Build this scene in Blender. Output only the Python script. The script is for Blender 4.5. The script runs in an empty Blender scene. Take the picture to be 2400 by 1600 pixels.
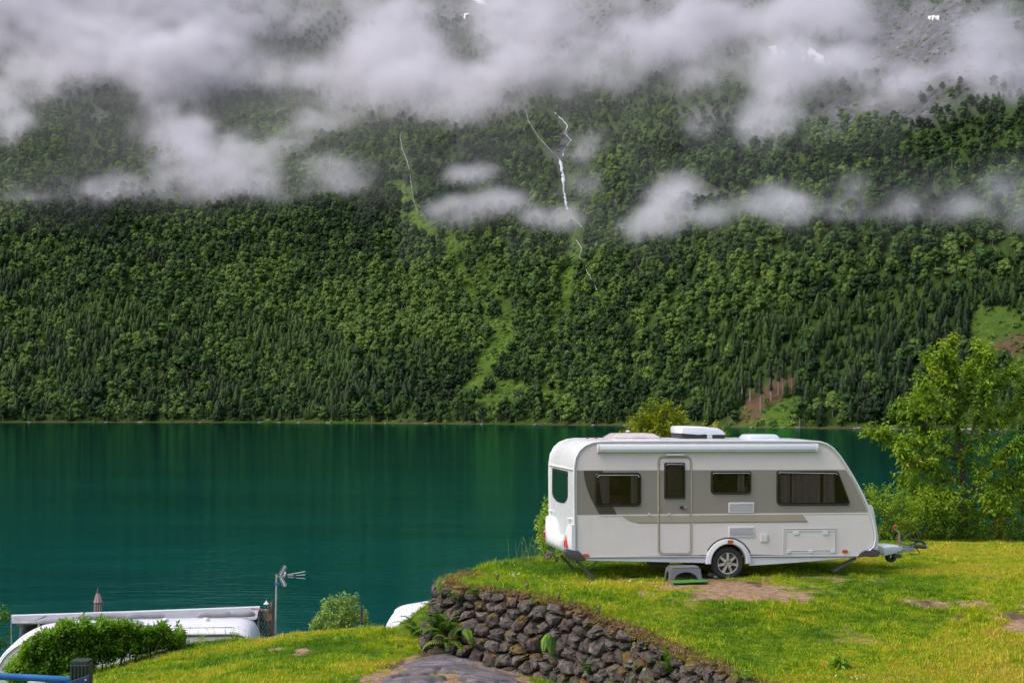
import bpy, bmesh, math, random
import numpy as np
from mathutils import Vector, Matrix
random.seed(7); RS = np.random.RandomState(11)
R = math.radians
F, CX, YH = 3500.0, 1200.0, 950.0      # focal length in photo pixels, principal column, horizon row
CAMZ = 12.0                            # metres above the lake (water level z = 0)
scn = bpy.context.scene
# ------------------------------------------------------------------ camera
cd = bpy.data.cameras.new('camera'); cam = bpy.data.objects.new('camera', cd)
scn.collection.objects.link(cam); scn.camera = cam
cam.location = (0, 0, CAMZ); cam.rotation_euler = (R(90), 0, 0)
cd.sensor_width = 36; cd.lens = 36 * F / 2400; cd.shift_y = (YH - 800) / 2400
cd.clip_start = 0.3; cd.clip_end = 9000
# ------------------------------------------------------------------ world, sun, exposure
SUN_AZ, SUN_EL = R(-112), R(54)         # azimuth from +Y towards +X
w = bpy.data.worlds.new('World'); scn.world = w; w.use_nodes = True
nt = w.node_tree; nt.nodes.clear()
sky = nt.nodes.new('ShaderNodeTexSky'); sky.sky_type = 'NISHITA'; sky.sun_disc = False
sky.sun_elevation = SUN_EL; sky.sun_rotation = SUN_AZ; sky.altitude = 60
sky.air_density = 1.0; sky.dust_density = 4.0; sky.ozone_density = 1.0
bg = nt.nodes.new('ShaderNodeBackground'); bg.inputs[1].default_value = 0.15
wo = nt.nodes.new('ShaderNodeOutputWorld')
nt.links.new(sky.outputs[0], bg.inputs[0]); nt.links.new(bg.outputs[0], wo.inputs[0])
sd = bpy.data.lights.new('sun', 'SUN'); sd.energy = 1.0; sd.angle = R(45); sd.color = (1.0, 0.91, 0.82)
sun = bpy.data.objects.new('sun', sd); scn.collection.objects.link(sun)
dv = Vector((math.sin(SUN_AZ) * math.cos(SUN_EL), math.cos(SUN_AZ) * math.cos(SUN_EL), math.sin(SUN_EL)))
sun.rotation_euler = dv.to_track_quat('Z', 'Y').to_euler(); sun.location = dv * 50
scn.view_settings.view_transform = 'Standard'; scn.view_settings.look = 'None'
scn.view_settings.exposure = 0.93; scn.view_settings.gamma = 1; scn.view_settings.use_curve_mapping = False
scn.render.engine = 'CYCLES'
cy = scn.cycles
cy.max_bounces = 6; cy.diffuse_bounces = 2; cy.glossy_bounces = 3; cy.transmission_bounces = 4
cy.transparent_max_bounces = 10; cy.volume_bounces = 2; cy.caustics_reflective = False; cy.caustics_refractive = False
cy.use_denoising = True; cy.sample_clamp_indirect = 4.0
try: cy.denoiser = 'OPENIMAGEDENOISE'
except Exception: pass

# ------------------------------------------------------------------ helpers
def at(px, py, Y):
    return Vector(((px - CX) / F * Y, Y, CAMZ - (py - YH) / F * Y))
def ss(a, b, x):
    t = np.clip((np.asarray(x, float) - a) / (b - a), 0, 1); return t * t * (3 - 2 * t)
def srgb(r, g, b):
    f = lambda c: (c / 255 / 12.92) if c / 255 <= .04045 else ((c / 255 + .055) / 1.055) ** 2.4
    return (f(r), f(g), f(b))
_lat = {}
def vnoise(x, y, seed=0):
    if seed not in _lat: _lat[seed] = np.random.RandomState(1000 + seed).rand(256, 256)
    L = _lat[seed]; x = np.asarray(x, float); y = np.asarray(y, float)
    xi = np.floor(x); yi = np.floor(y); fx = x - xi; fy = y - yi
    fx = fx * fx * (3 - 2 * fx); fy = fy * fy * (3 - 2 * fy)
    a = xi.astype(int) % 256; b = yi.astype(int) % 256; a1 = (a + 1) % 256; b1 = (b + 1) % 256
    return (L[a, b] * (1 - fx) + L[a1, b] * fx) * (1 - fy) + (L[a, b1] * (1 - fx) + L[a1, b1] * fx) * fy
def fbm(x, y, o=4, seed=0):
    s = 0; amp = .5; t = 0
    for i in range(o):
        s = s + amp * vnoise(x * 2 ** i + 17.3 * i, y * 2 ** i + 9.1 * i, seed + i); t += amp; amp *= .5
    return s / t
def tag(o, label=None, cat=None, group=None, kind=None):
    if label: o['label'] = label
    if cat: o['category'] = cat
    if group: o['group'] = group
    if kind: o['kind'] = kind
    return o
def empty(name, loc=(0, 0, 0), rot=(0, 0, 0), parent=None):
    o = bpy.data.objects.new(name, None); scn.collection.objects.link(o)
    o.location = loc; o.rotation_euler = rot; o.empty_display_size = .2
    if parent: o.parent = parent
    return o
def link(name, me, mat=None, parent=None, coll=True):
    o = bpy.data.objects.new(name, me)
    if coll: scn.collection.objects.link(o)
    if mat and not me.materials: me.materials.append(mat)
    if parent: o.parent = parent
    return o
def smooth(me, ang=None):
    me.polygons.foreach_set('use_smooth', [True] * len(me.polygons))
    if ang is not None:
        try: me.set_sharp_from_angle(angle=R(ang))
        except Exception: pass
class MB:
    def __init__(s): s.v = []; s.f = []
    def add(s, vs, fs):
        n = len(s.v); s.v += [tuple(p) for p in vs]; s.f += [tuple(i + n for i in q) for q in fs]; return s
    def box(s, c, d, rz=0, M=None):
        x, y, z = (k / 2 for k in d); vs = [Vector((a * x, b * y, e * z)) for a in (-1, 1) for b in (-1, 1) for e in (-1, 1)]
        m = Matrix.Translation(c) @ Matrix.Rotation(rz, 4, 'Z')
        if M: m = Matrix.Translation(c) @ M
        return s.add([m @ p for p in vs], [(0, 1, 3, 2), (4, 6, 7, 5), (0, 4, 5, 1), (2, 3, 7, 6), (0, 2, 6, 4), (1, 5, 7, 3)])
    def bar(s, a, b, w, h=None):
        a = Vector(a); b = Vector(b); h = h or w; d = b - a
        q = d.to_track_quat('X', 'Z').to_matrix().to_4x4()
        return s.box((a + b) / 2, (d.length, w, h), M=q)
    def tube(s, pts, r, n=8, cap=True):
        pts = [Vector(p) for p in pts]; rr = r if hasattr(r, '__len__') else [r] * len(pts)
        base = len(s.v); up = None
        for i, p in enumerate(pts):
            t = (pts[min(i + 1, len(pts) - 1)] - pts[max(i - 1, 0)]).normalized()
            if up is None:
                up = t.orthogonal().normalized()
            up = (up - t * up.dot(t)); up = up.normalized() if up.length > 1e-6 else t.orthogonal().normalized()
            sd_ = t.cross(up)
            for k in range(n):
                a = 2 * math.pi * k / n; s.v.append(tuple(p + (up * math.cos(a) + sd_ * math.sin(a)) * rr[i]))
        for i in range(len(pts) - 1):
            for k in range(n):
                k2 = (k + 1) % n
                s.f.append((base + i * n + k, base + i * n + k2, base + (i + 1) * n + k2, base + (i + 1) * n + k))
        if cap:
            s.f.append(tuple(base + k for k in range(n))[::-1]); s.f.append(tuple(base + (len(pts) - 1) * n + k for k in range(n)))
        return s
    def lathe(s, prof, n=16, M=None):
        base = len(s.v); M = M or Matrix()
        for (r, z) in prof:
            for k in range(n):
                a = 2 * math.pi * k / n; s.v.append(tuple(M @ Vector((r * math.cos(a), r * math.sin(a), z))))
        for i in range(len(prof) - 1):
            for k in range(n):
                k2 = (k + 1) % n; s.f.append((base + i * n + k, base + i * n + k2, base + (i + 1) * n + k2, base + (i + 1) * n + k))
        return s
    def prism(s, poly, d0, d1, fn, caps=True):
        """poly: list of (a,b); fn(a,b,depth)->xyz"""
        n = len(poly); vs = [fn(a, b, d0) for a, b in poly] + [fn(a, b, d1) for a, b in poly]
        fs = [(i, (i + 1) % n, n + (i + 1) % n, n + i) for i in range(n)]
        if caps: fs += [tuple(range(n))[::-1], tuple(range(n, 2 * n))]
        return s.add(vs, fs)
    def build(s, name, mat, parent=None, sm=None, bevel=0, coll=True):
        me = bpy.data.meshes.new(name); me.from_pydata(s.v, [], s.f)
        bm = bmesh.new(); bm.from_mesh(me); bmesh.ops.recalc_face_normals(bm, faces=bm.faces)
        if bevel:
            eds = [e for e in bm.edges if e.is_manifold and e.calc_face_angle(0) > R(35)]
            bmesh.ops.bevel(bm, geom=eds, offset=bevel, segments=2, profile=.6, affect='EDGES', clamp_overlap=True)
        bm.to_mesh(me); bm.free(); me.update()
        if sm is not None: smooth(me, sm)
        return link(name, me, mat, parent, coll)
def copy_tree(o, parent=None):
    c = o.copy(); scn.collection.objects.link(c); c.parent = parent
    for ch in list(o.children): copy_tree(ch, c)
    return c
def grid_mesh(name, X, Y, Z, mat, attrs=None):
    ny, nx = X.shape; me = bpy.data.meshes.new(name)
    co = np.stack([X, Y, Z], -1).reshape(-1, 3)
    i = (np.arange(ny - 1)[:, None] * nx + np.arange(nx - 1)[None]).ravel()
    q = np.stack([i, i + 1, i + nx + 1, i + nx], 1)
    me.vertices.add(len(co)); me.vertices.foreach_set('co', co.ravel())
    me.loops.add(q.size); me.loops.foreach_set('vertex_index', q.ravel())
    me.polygons.add(len(q)); me.polygons.foreach_set('loop_start', np.arange(len(q)) * 4)
    me.update(calc_edges=True)
    for k, a in (attrs or {}).items():
        at_ = me.attributes.new(k, 'FLOAT', 'POINT'); at_.data.foreach_set('value', np.asarray(a, float).ravel())
    smooth(me); return link(name, me, mat)
def raw_mesh(name, co, faces_n, idx, mat=None):
    """faces_n-gons mesh from arrays"""
    me = bpy.data.meshes.new(name); me.vertices.add(len(co)); me.vertices.foreach_set('co', np.asarray(co, float).ravel())
    idx = np.asarray(idx); me.loops.add(idx.size); me.loops.foreach_set('vertex_index', idx.ravel())
    me.polygons.add(len(idx)); me.polygons.foreach_set('loop_start', np.arange(len(idx)) * faces_n)
    me.update(calc_edges=True)
    if mat: me.materials.append(mat)
    return me
def unit(a): return a / np.maximum(np.linalg.norm(a, axis=-1, keepdims=True), 1e-9)
def leaf_arrays(c, d, n, L, W, fold=.25):
    """folded rhomb leaves: base c, direction d, normal n"""
    d = unit(d); s = unit(np.cross(d, n)); n2 = np.cross(s, d)
    L = np.asarray(L)[:, None]; W = np.asarray(W)[:, None]
    v = np.stack([c, c + d * L * .45 + s * W * .5 + n2 * W * fold, c + d * L - n2 * L * .12, c + d * L * .45 - s * W * .5 + n2 * W * fold], 1)
    k = len(c); b = np.arange(k)[:, None] * 4
    f = np.concatenate([b + np.array([[0, 1, 2]]), b + np.array([[0, 2, 3]])], 0)
    return v.reshape(-1, 3), f

# ------------------------------------------------------------------ materials
def newmat(name):
    m = bpy.data.materials.new(name); m.use_nodes = True; t = m.node_tree; t.nodes.clear()
    out = t.nodes.new('ShaderNodeOutputMaterial'); return m, t, out
def N(t, typ, **kw):
    n = t.nodes.new(typ)
    for k, v in kw.items():
        if k.startswith('i_'):
            key = k[2:]; key = int(key) if key.isdigit() else key
            n.inputs[key].default_value = v
        else: setattr(n, k, v)
    return n
def L(t, a, b): t.links.new(a, b)
def rgba(c): return (c[0], c[1], c[2], 1)
def ramp(t, fac, stops):
    r = t.nodes.new('ShaderNodeValToRGB'); e = r.color_ramp.elements
    while len(e) < len(stops): e.new(.5)
    for i, (p, c) in enumerate(stops):
        e[i].position = p; e[i].color = rgba(c) if hasattr(c, '__len__') else (c, c, c, 1)
    L(t, fac, r.inputs[0]); return r
def noise(t, scale, detail=4, rough=.55, vec=None, dist=0):
    n = N(t, 'ShaderNodeTexNoise'); n.inputs['Scale'].default_value = scale; n.inputs['Detail'].default_value = detail
    n.inputs['Roughness'].default_value = rough; n.inputs['Distortion'].default_value = dist
    if vec is not None: L(t, vec, n.inputs['Vector'])
    return n
def mixc(t, f, a, b, mode='MIX'):
    m = N(t, 'ShaderNodeMix', data_type='RGBA', blend_type=mode)
    for s, v in ((0, f), (6, a), (7, b)):
        if hasattr(v, 'is_linked') or hasattr(v, 'links'): L(t, v, m.inputs[s])
        else: m.inputs[s].default_value = v if s == 0 else rgba(v)
    return m.outputs[2]
def geo(t): return N(t, 'ShaderNodeNewGeometry').outputs['Position']
def objv(t): return N(t, 'ShaderNodeTexCoord').outputs['Object']
def paint(name, col, rough=.4, metal=0, var=.06, vscale=3, bump=0, bscale=40, coat=0, dirt=None):
    m, t, out = newmat(name); p = N(t, 'ShaderNodeBsdfPrincipled'); v = objv(t)
    n = noise(t, vscale, 5, .6, v)
    c2 = tuple(min(1, c * (1 + var)) for c in col); c1 = tuple(c * (1 - var) for c in col)
    r = ramp(t, n.outputs[0], [(.3, c1), (.7, c2)]); base = r.outputs[0]
    if dirt:
        n2 = noise(t, dirt[1], 6, .7, v); rr = ramp(t, n2.outputs[0], [(.52, 0), (.72, dirt[2])])
        base = mixc(t, rr.outputs[0], base, dirt[0])
    L(t, base, p.inputs['Base Color']); p.inputs['Roughness'].default_value = rough; p.inputs['Metallic'].default_value = metal
    p.inputs['Coat Weight'].default_value = coat
    rn = ramp(t, n.outputs[0], [(.2, max(0, rough - .06)), (.8, min(1, rough + .08))]); L(t, rn.outputs[0], p.inputs['Roughness'])
    if bump:
        b = noise(t, bscale, 4, .6, v); bp = N(t, 'ShaderNodeBump'); bp.inputs['Strength'].default_value = bump; bp.inputs['Distance'].default_value = .01
        L(t, b.outputs[0], bp.inputs['Height']); L(t, bp.outputs[0], p.inputs['Normal'])
    L(t, p.outputs[0], out.inputs[0]); return m
def foliage(name, cols, nscale=.02, trans=.3, wscale=.6, rnd=.5, big=0):
    """leaf colour: per-object random + world-space patches"""
    m, t, out = newmat(name); oi = N(t, 'ShaderNodeObjectInfo'); g = geo(t)
    n1 = noise(t, nscale, 3, .5, g); n2 = noise(t, wscale, 3, .6, g)
    a = N(t, 'ShaderNodeMath', operation='MULTIPLY_ADD'); L(t, oi.outputs['Random'], a.inputs[0]); a.inputs[1].default_value = rnd
    s1 = N(t, 'ShaderNodeMath', operation='MULTIPLY_ADD'); L(t, n1.outputs[0], s1.inputs[0]); s1.inputs[1].default_value = 1.0; s1.inputs[2].default_value = -.25 - rnd * .5 + .25
    L(t, s1.outputs[0], a.inputs[2])
    s2 = N(t, 'ShaderNodeMath', operation='MULTIPLY_ADD'); L(t, n2.outputs[0], s2.inputs[0]); s2.inputs[1].default_value = .6; L(t, a.outputs[0], s2.inputs[2])
    s3 = N(t, 'ShaderNodeMath', operation='SUBTRACT'); L(t, s2.outputs[0], s3.inputs[0]); s3.inputs[1].default_value = .3
    if big:
        n4 = noise(t, big, 2, .5, g); s4 = N(t, 'ShaderNodeMath', operation='MULTIPLY_ADD'); L(t, n4.outputs[0], s4.inputs[0]); s4.inputs[1].default_value = 1.5; s4.inputs[2].default_value = -.75
        s5 = N(t, 'ShaderNodeMath', operation='ADD'); L(t, s4.outputs[0], s5.inputs[0]); L(t, s3.outputs[0], s5.inputs[1]); s3 = s5
    k = len(cols); r = ramp(t, s3.outputs[0], [(.2 + .6 * i / (k - 1), c) for i, c in enumerate(cols)])
    d = N(t, 'ShaderNodeBsdfPrincipled'); L(t, r.outputs[0], d.inputs['Base Color']); d.inputs['Roughness'].default_value = .55
    d.inputs['Specular IOR Level'].default_value = .25
    tr = N(t, 'ShaderNodeBsdfTranslucent'); L(t, r.outputs[0], tr.inputs[0])
    mx = N(t, 'ShaderNodeMixShader'); mx.inputs[0].default_value = trans
    L(t, d.outputs[0], mx.inputs[1]); L(t, tr.outputs[0], mx.inputs[2]); L(t, mx.outputs[0], out.inputs[0]); return m

# ------------------------------------------------------------------ far shore and mountain
SHX = [-1400, -700, -340, -170, 0, 75, 135, 190, 240, 330, 700, 1400]
SHY = [1020, 1040, 1050, 1045, 935, 885, 800, 760, 700, 640, 560, 520]
def shoreY(X): return np.interp(X, SHX, SHY) + 10 * (fbm(X / 60., X * 0 + 3, 3, 5) - .5)
HD = [-200, -12, 0, 6, 60, 180, 400, 700, 1000, 1500]
HZ = [-60, -5, -.2, 1.5, 24, 92, 240, 465, 730, 1180]
def hillz(X, Y):
    X = np.asarray(X, float); Y = np.asarray(Y, float); d = Y - shoreY(X)
    z = np.interp(d, HD, HZ); k = ss(20, 250, d)
    z = z + k * (70 * (fbm(X / 230., Y / 420., 4, 20) - .5) + 26 * (fbm(X / 60., Y / 120., 4, 30) - .5))
    for gx, gw, ga in ((47, 16, 14), (-101, 13, 10), (150, 20, 8), (-260, 22, 10), (330, 30, 14)):   # gullies; column scales with distance
        u = X - gx * (Y / 1250.) ** 1.2
        z = z - k * ga * np.exp(-(u / gw) ** 2)
    return z
def hit(px, py):
    """points of the mountain seen at photo pixel (far march)"""
    px = np.atleast_1d(np.asarray(px, float)); py = np.atleast_1d(np.asarray(py, float))
    Y = np.full(px.shape, np.nan); done = np.zeros(px.shape, bool)
    for y in np.arange(640, 2300, 4.0):
        z = CAMZ - (py - YH) / F * y; h = hillz((px - CX) / F * y, np.full(px.shape, y))
        m = (~done) & (h >= z); Y[m] = y; done |= m
    Y = np.where(done, Y, 2300.)
    return (px - CX) / F * Y, Y, CAMZ - (py - YH) / F * Y
def pix(X, Y, Z): return CX + F * X / Y, YH - F * (Z - CAMZ) / Y
def seg_dist(px, py, pts):
    d = np.full(np.shape(px), 1e9)
    for (a, b), (c, e) in zip(pts[:-1], pts[1:]):
        vx, vy = c - a, e - b; t = np.clip(((px - a) * vx + (py - b) * vy) / (vx * vx + vy * vy), 0, 1)
        d = np.minimum(d, np.hypot(px - a - t * vx, py - b - t * vy))
    return d
TRACKS = [([(1040, 540), (1080, 640), (1130, 720), (1165, 770), (1180, 830)], 10), ([(1180, 800), (1130, 860), (1110, 900), (1120, 950)], 16),
          ([(1345, 560), (1335, 640), (1320, 720), (1300, 790), (1270, 820)], 13), ([(1090, 560), (1160, 690), (1200, 790)], 8),
          ([(1090, 930), (1200, 940)], 12), ([(2330, 780), (2420, 850), (2430, 920)], 55), ([(1760, 985), (1850, 960), (1830, 985)], 20),
          ([(940, 440), (985, 520), (1010, 545)], 12), ([(1375, 620), (1400, 700)], 8), ([(1170, 900), (1300, 930)], 12)]
def track(px, py):
    wv = 22 * (fbm(px / 22., py / 22., 3, 3) - .5)
    m = np.zeros(np.shape(px))
    for pts, wd in TRACKS:
        d = seg_dist(px, py, pts) + wv; m = np.maximum(m, (1 - ss(wd * .8, wd * 1.9, d)) * (.55 if pts[0][0] > 2300 else .9))
    return m
def clear_soil(px, py):   # brown bare ground under the tall spruces
    return np.clip(1 - ss(14, 30, seg_dist(px, py, [(1750, 970), (1790, 935), (1850, 895)]) + 12 * (vnoise(px / 15., py / 15., 9) - .5)), 0, 1) + \
        np.clip(1 - ss(12, 30, seg_dist(px, py, [(2340, 815), (2400, 800)]) + 16 * (vnoise(px / 15., py / 15., 9) - .5)), 0, 1)
def rockmask(px, py):
    m = np.zeros(np.shape(px))
    for cx, cy_, rx, ry, s in ((2060, 260, 190, 34, 1), (1940, 290, 100, 24, .8), (1600, 455, 110, 24, .9), (1640, 270, 80, 26, .7), (2200, 110, 260, 120, 1.1), (1600, 60, 400, 70, 1), (1090, 20, 120, 30, 1), (860, 390, 80, 20, .6), (240, 272, 30, 14, .7), (1310, 350, 22, 60, .8), (760, 60, 260, 50, .7), (540, 500, 18, 10, .6), (1400, 470, 60, 14, .6)):
        m = np.maximum(m, s * (1 - ss(.6, 1.3, np.hypot((px - cx) / rx, (py - cy_) / ry) + .9 * (fbm(px / 30., py / 24., 3, 40) - .5))))
    return np.clip(m, 0, 1)
def hill_mat():
    m, t, out = newmat('hill_ground'); g = geo(t); p = N(t, 'ShaderNodeBsdfPrincipled'); p.inputs['Roughness'].default_value = .9
    p.inputs['Specular IOR Level'].default_value = .1
    n1 = noise(t, .05, 6, .65, g); n2 = noise(t, .4, 5, .7, g)
    base = ramp(t, n1.outputs[0], [(.3, (.018, .036, .006)), (.6, (.035, .065, .012)), (.8, (.055, .075, .02))])
    n5 = noise(t, .16, 5, .7, g); tr = N(t, 'ShaderNodeAttribute', attribute_name='track'); gr = ramp(t, n5.outputs[0], [(.3, (.03, .065, .010)), (.5, (.055, .105, .012)), (.62, (.09, .145, .016)), (.75, (.12, .14, .03))])
    c = mixc(t, tr.outputs['Fac'], base.outputs[0], gr.outputs[0])
    so = N(t, 'ShaderNodeAttribute', attribute_name='soil'); sc = ramp(t, n2.outputs[0], [(.3, (.05, .028, .018)), (.7, (.12, .075, .045))])
    c = mixc(t, so.outputs['Fac'], c, sc.outputs[0])
    mp = N(t, 'ShaderNodeMapping'); L(t, g, mp.inputs[0]); mp.inputs['Scale'].default_value = (1, 1, .25)
    n3 = noise(t, .12, 7, .75, mp.outputs[0]); rk = N(t, 'ShaderNodeAttribute', attribute_name='rock')
    rc = ramp(t, n3.outputs[0], [(.3, (.035, .034, .045)), (.5, (.10, .095, .12)), (.7, (.22, .20, .23))])
    am = N(t, 'ShaderNodeMath', operation='MULTIPLY'); L(t, rk.outputs['Fac'], am.inputs[0]); rr = ramp(t, n2.outputs[0], [(.38, .25), (.55, 1)]); L(t, rr.outputs[0], am.inputs[1])
    c = mixc(t, am.outputs[0], c, rc.outputs[0])
    L(t, c, p.inputs['Base Color'])
    b = N(t, 'ShaderNodeBump'); b.inputs['Strength'].default_value = .8; b.inputs['Distance'].default_value = 2.5; L(t, n3.outputs[0], b.inputs['Height']); L(t, b.outputs[0], p.inputs['Normal'])
    L(t, p.outputs[0], out.inputs[0]); return m
gx = np.arange(-1400, 1401, 7.0); gd = np.concatenate([np.arange(-60, 0, 12), np.arange(0, 60, 3), np.arange(60, 900, 6.5), np.arange(900, 1500, 25)])
GX, GD = np.meshgrid(gx, gd); GY = GD + shoreY(GX); GZ = hillz(GX, GY)
PX, PY = pix(GX, GY, GZ)
hill = grid_mesh('hillside', GX, GY, GZ, hill_mat(), dict(track=track(PX, PY), soil=np.maximum(clear_soil(PX, PY), .5 * (GD < 4.5) * (fbm(GX / 14., GD * 0, 3, 44) > .45)), rock=rockmask(PX, PY)))
tag(hill, kind='structure')
# ------------------------------------------------------------------ lake
def lake_mat():
    m, t, out = newmat('lake_water'); g = geo(t)
    mp = N(t, 'ShaderNodeMapping'); L(t, g, mp.inputs[0]); mp.inputs['Scale'].default_value = (.5, 1.3, 1)
    n1 = noise(t, .9, 3, .55, mp.outputs[0]); n2 = noise(t, .13, 2, .5, mp.outputs[0])
    ad = N(t, 'ShaderNodeMath', operation='MULTIPLY_ADD'); L(t, n2.outputs[0], ad.inputs[0]); ad.inputs[1].default_value = 2.2; L(t, n1.outputs[0], ad.inputs[2])
    b = N(t, 'ShaderNodeBump'); b.inputs['Strength'].default_value = 1; b.inputs['Distance'].default_value = .028; L(t, ad.outputs[0], b.inputs['Height'])
    mp2 = N(t, 'ShaderNodeMapping'); L(t, g, mp2.inputs[0]); mp2.inputs['Scale'].default_value = (.3, 1, 1)
    n3 = noise(t, .03, 4, .6, mp2.outputs[0])
    body = ramp(t, n3.outputs[0], [(.3, (.0, .030, .034)), (.7, (.0, .060, .058))])
    d = N(t, 'ShaderNodeBsdfDiffuse'); L(t, body.outputs[0], d.inputs[0])
    gl = N(t, 'ShaderNodeBsdfGlossy'); gl.inputs['Roughness'].default_value = .07; gl.inputs[0].default_value = (.28, .72, .60, 1)
    L(t, b.outputs[0], gl.inputs['Normal'])
    fr = N(t, 'ShaderNodeFresnel', i_IOR=1.33); L(t, b.outputs[0], fr.inputs['Normal'])
    mu = N(t, 'ShaderNodeMath', operation='MULTIPLY'); L(t, fr.outputs[0], mu.inputs[0]); mu.inputs[1].default_value = 1.08; mu.use_clamp = True
    mx = N(t, 'ShaderNodeMixShader'); L(t, mu.outputs[0], mx.inputs[0]); L(t, d.outputs[0], mx.inputs[1]); L(t, gl.outputs[0], mx.inputs[2])
    L(t, mx.outputs[0], out.inputs[0]); return m
lk = MB().add([(-1400, 44, 0), (1400, 44, 0), (1400, 1100, 0), (-1400, 1100, 0)], [(0, 1, 2, 3)]).build('lake', lake_mat())
tag(lk, kind='structure')

# ------------------------------------------------------------------ distant trees
M_bark = paint('bark', (.06, .045, .035), .9, var=.3, vscale=8, bump=.5)
M_barkpale = paint('pale_bark', (.24, .19, .16), .9, var=.25, vscale=3)
M_broad = foliage('broadleaf_far', [(.013, .034, .009), (.028, .064, .014), (.050, .105, .020), (.082, .150, .028), (.135, .215, .038)], .014, .25, .25, .6, .0055)
M_spruce = foliage('spruce_far', [(.006, .016, .004), (.012, .030, .005), (.022, .050, .008), (.040, .080, .012)], .015, .1, .3, .5, .006)
M_scrub = foliage('scrub_far', [(.04, .09, .014), (.07, .14, .02), (.11, .19, .022), (.15, .23, .03)], .03, .3, .3, .9)
def ico(sub=1):
    bm = bmesh.new(); bmesh.ops.create_icosphere(bm, subdivisions=sub, radius=1)
    v = np.array([p.co[:] for p in bm.verts]); f = np.array([[q.index for q in k.verts] for k in bm.faces]); bm.free(); return v, f
ICO0 = ico(1); ICO1 = ico(2)
def broad_proto(i, H=10., W=4.2, lobes=17, cards=34, csize=.78, name='broadleaf_tree'):
    r = np.random.RandomState(50 + i); V = []; Fc = []; n = 0
    c = r.randn(lobes, 3); c = unit(c) * (r.rand(lobes, 1) ** .45) * np.array([W * .68, W * .68, H * .33]) + np.array([0, 0, H * .60])
    c[0] = (0, 0, H * .84)
    taper = 1 - .45 * np.clip((c[:, 2] - H * .6) / (H * .4), 0, 1); c[:, :2] *= taper[:, None]
    rad = r.uniform(.22, .40, lobes) * W
    cc = []; dd = []; nn = []
    for k in range(lobes):
        v = ICO0[0] * (rad[k] * .82) * (1 + .18 * r.randn(12, 1)) + c[k]; V.append(v); Fc.append(ICO0[1] + n); n += 12
        d = unit(r.randn(cards, 3)); d[:, 2] = np.abs(d[:, 2]) * .9 - .15; d = unit(d)
        cc.append(c[k] + d * rad[k] * r.uniform(.78, 1.12, (cards, 1))); nn.append(unit(d + .35 * r.randn(cards, 3))); dd.append(unit(np.cross(d, r.randn(cards, 3))))
    cc = np.concatenate(cc); lv, lf = leaf_arrays(cc, np.concatenate(dd), np.concatenate(nn), r.uniform(.6, 1.3, len(cc)) * csize, r.uniform(.6, 1.1, len(cc)) * csize, .12)
    V.append(lv); Fc.append(lf + n); n += len(lv)
    nb = sum(len(f) for f in Fc)
    t = MB().tube([(0, 0, -1.5), (.1, 0, H * .35), (0, .1, H * .75)], [.2, .15, .05], 5); V.append(np.array(t.v)); tf = np.array([[q[0], q[1], q[2]] for q in t.f if len(q) == 4] + [[q[0], q[2], q[3]] for q in t.f if len(q) == 4]) + n; Fc.append(tf)
    me = raw_mesh(name, np.concatenate(V), 3, np.concatenate(Fc)); me.materials.append(M_broad); me.materials.append(M_barkpale)
    me.polygons.foreach_set('material_index', [0] * nb + [1] * len(tf)); return me
def spruce_arrays(r, H, W, z0, whorls, nb_):
    """tiers of jagged drooping skirts"""
    V = []; Fc = []; n = 0
    for k in range(whorls):
        f = k / (whorls - .4); z = z0 + (H - z0) * f ** .95; rr = W * (1 - f) ** .85 * r.uniform(.85, 1.12) + .10; hh = (H - z0) / whorls * 1.9
        V.append(np.array([r.randn() * .05, r.randn() * .05, min(z + hh, H)])); a0 = r.rand() * 6.28; m = nb_ * 2
        for j in range(m):
            a = a0 + 2 * math.pi * (j + r.uniform(-.25, .25)) / m; q = rr * (r.uniform(.85, 1.25) if j % 2 == 0 else r.uniform(.45, .65)); V.append(np.array([q * math.cos(a), q * math.sin(a), z - (.25 * rr if j % 2 == 0 else -.05 * rr) * r.uniform(.6, 1.4)]))
        for j in range(m): Fc.append((n, n + 1 + j, n + 1 + (j + 1) % m))
        n += m + 1
    return V, Fc
def spruce_proto(i, H=16., W=2.7, z0=1.2):
    r = np.random.RandomState(90 + i); V, Fc = spruce_arrays(r, H, W, z0, 12, 7); n = len(V); nb = len(Fc)
    t = MB().tube([(0, 0, -2), (0, 0, H * .5), (0, 0, H)], [.22, .15, .03], 5, False)
    for q in t.f: Fc += [(q[0] + n, q[1] + n, q[2] + n), (q[0] + n, q[2] + n, q[3] + n)]
    me = raw_mesh('spruce_tree', np.array(V + list(t.v)), 3, np.array(Fc)); me.materials.append(M_spruce); me.materials.append(M_bark)
    me.polygons.foreach_set('material_index', [0] * nb + [1] * (len(Fc) - nb)); return me
BP = [broad_proto(i, 10 + .9 * (i % 3), 3.6 + .5 * (i % 4)) for i in range(7)]
SP = [spruce_proto(i, 8.6 + i % 3, 2.9 + .35 * (i % 3)) for i in range(5)]
def scrub_proto(i):
    r = np.random.RandomState(150 + i); n = 60; d = unit(r.randn(n, 3)); d[:, 2] = abs(d[:, 2]); c = d * np.array([1.6, 1.6, 1.0]) * r.uniform(.5, 1, (n, 1))
    v, f = leaf_arrays(c, unit(np.cross(d, r.randn(n, 3))), unit(d + .4 * r.randn(n, 3)), r.uniform(.5, 1, n), r.uniform(.5, .9, n), .1)
    me = raw_mesh('scrub', v, 3, f); me.materials.append(M_scrub); return me
CP = [scrub_proto(i) for i in range(3)]
def inpoly(px, py, poly):
    r = np.zeros(np.shape(px), bool); n = len(poly)
    for i in range(n):
        x1, y1 = poly[i]; x2, y2 = poly[(i + 1) % n]
        c = ((y1 > py) != (y2 > py)) & (px < (x2 - x1) * (py - y1) / (y2 - y1 + 1e-9) + x1); r ^= c
    return r
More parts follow.
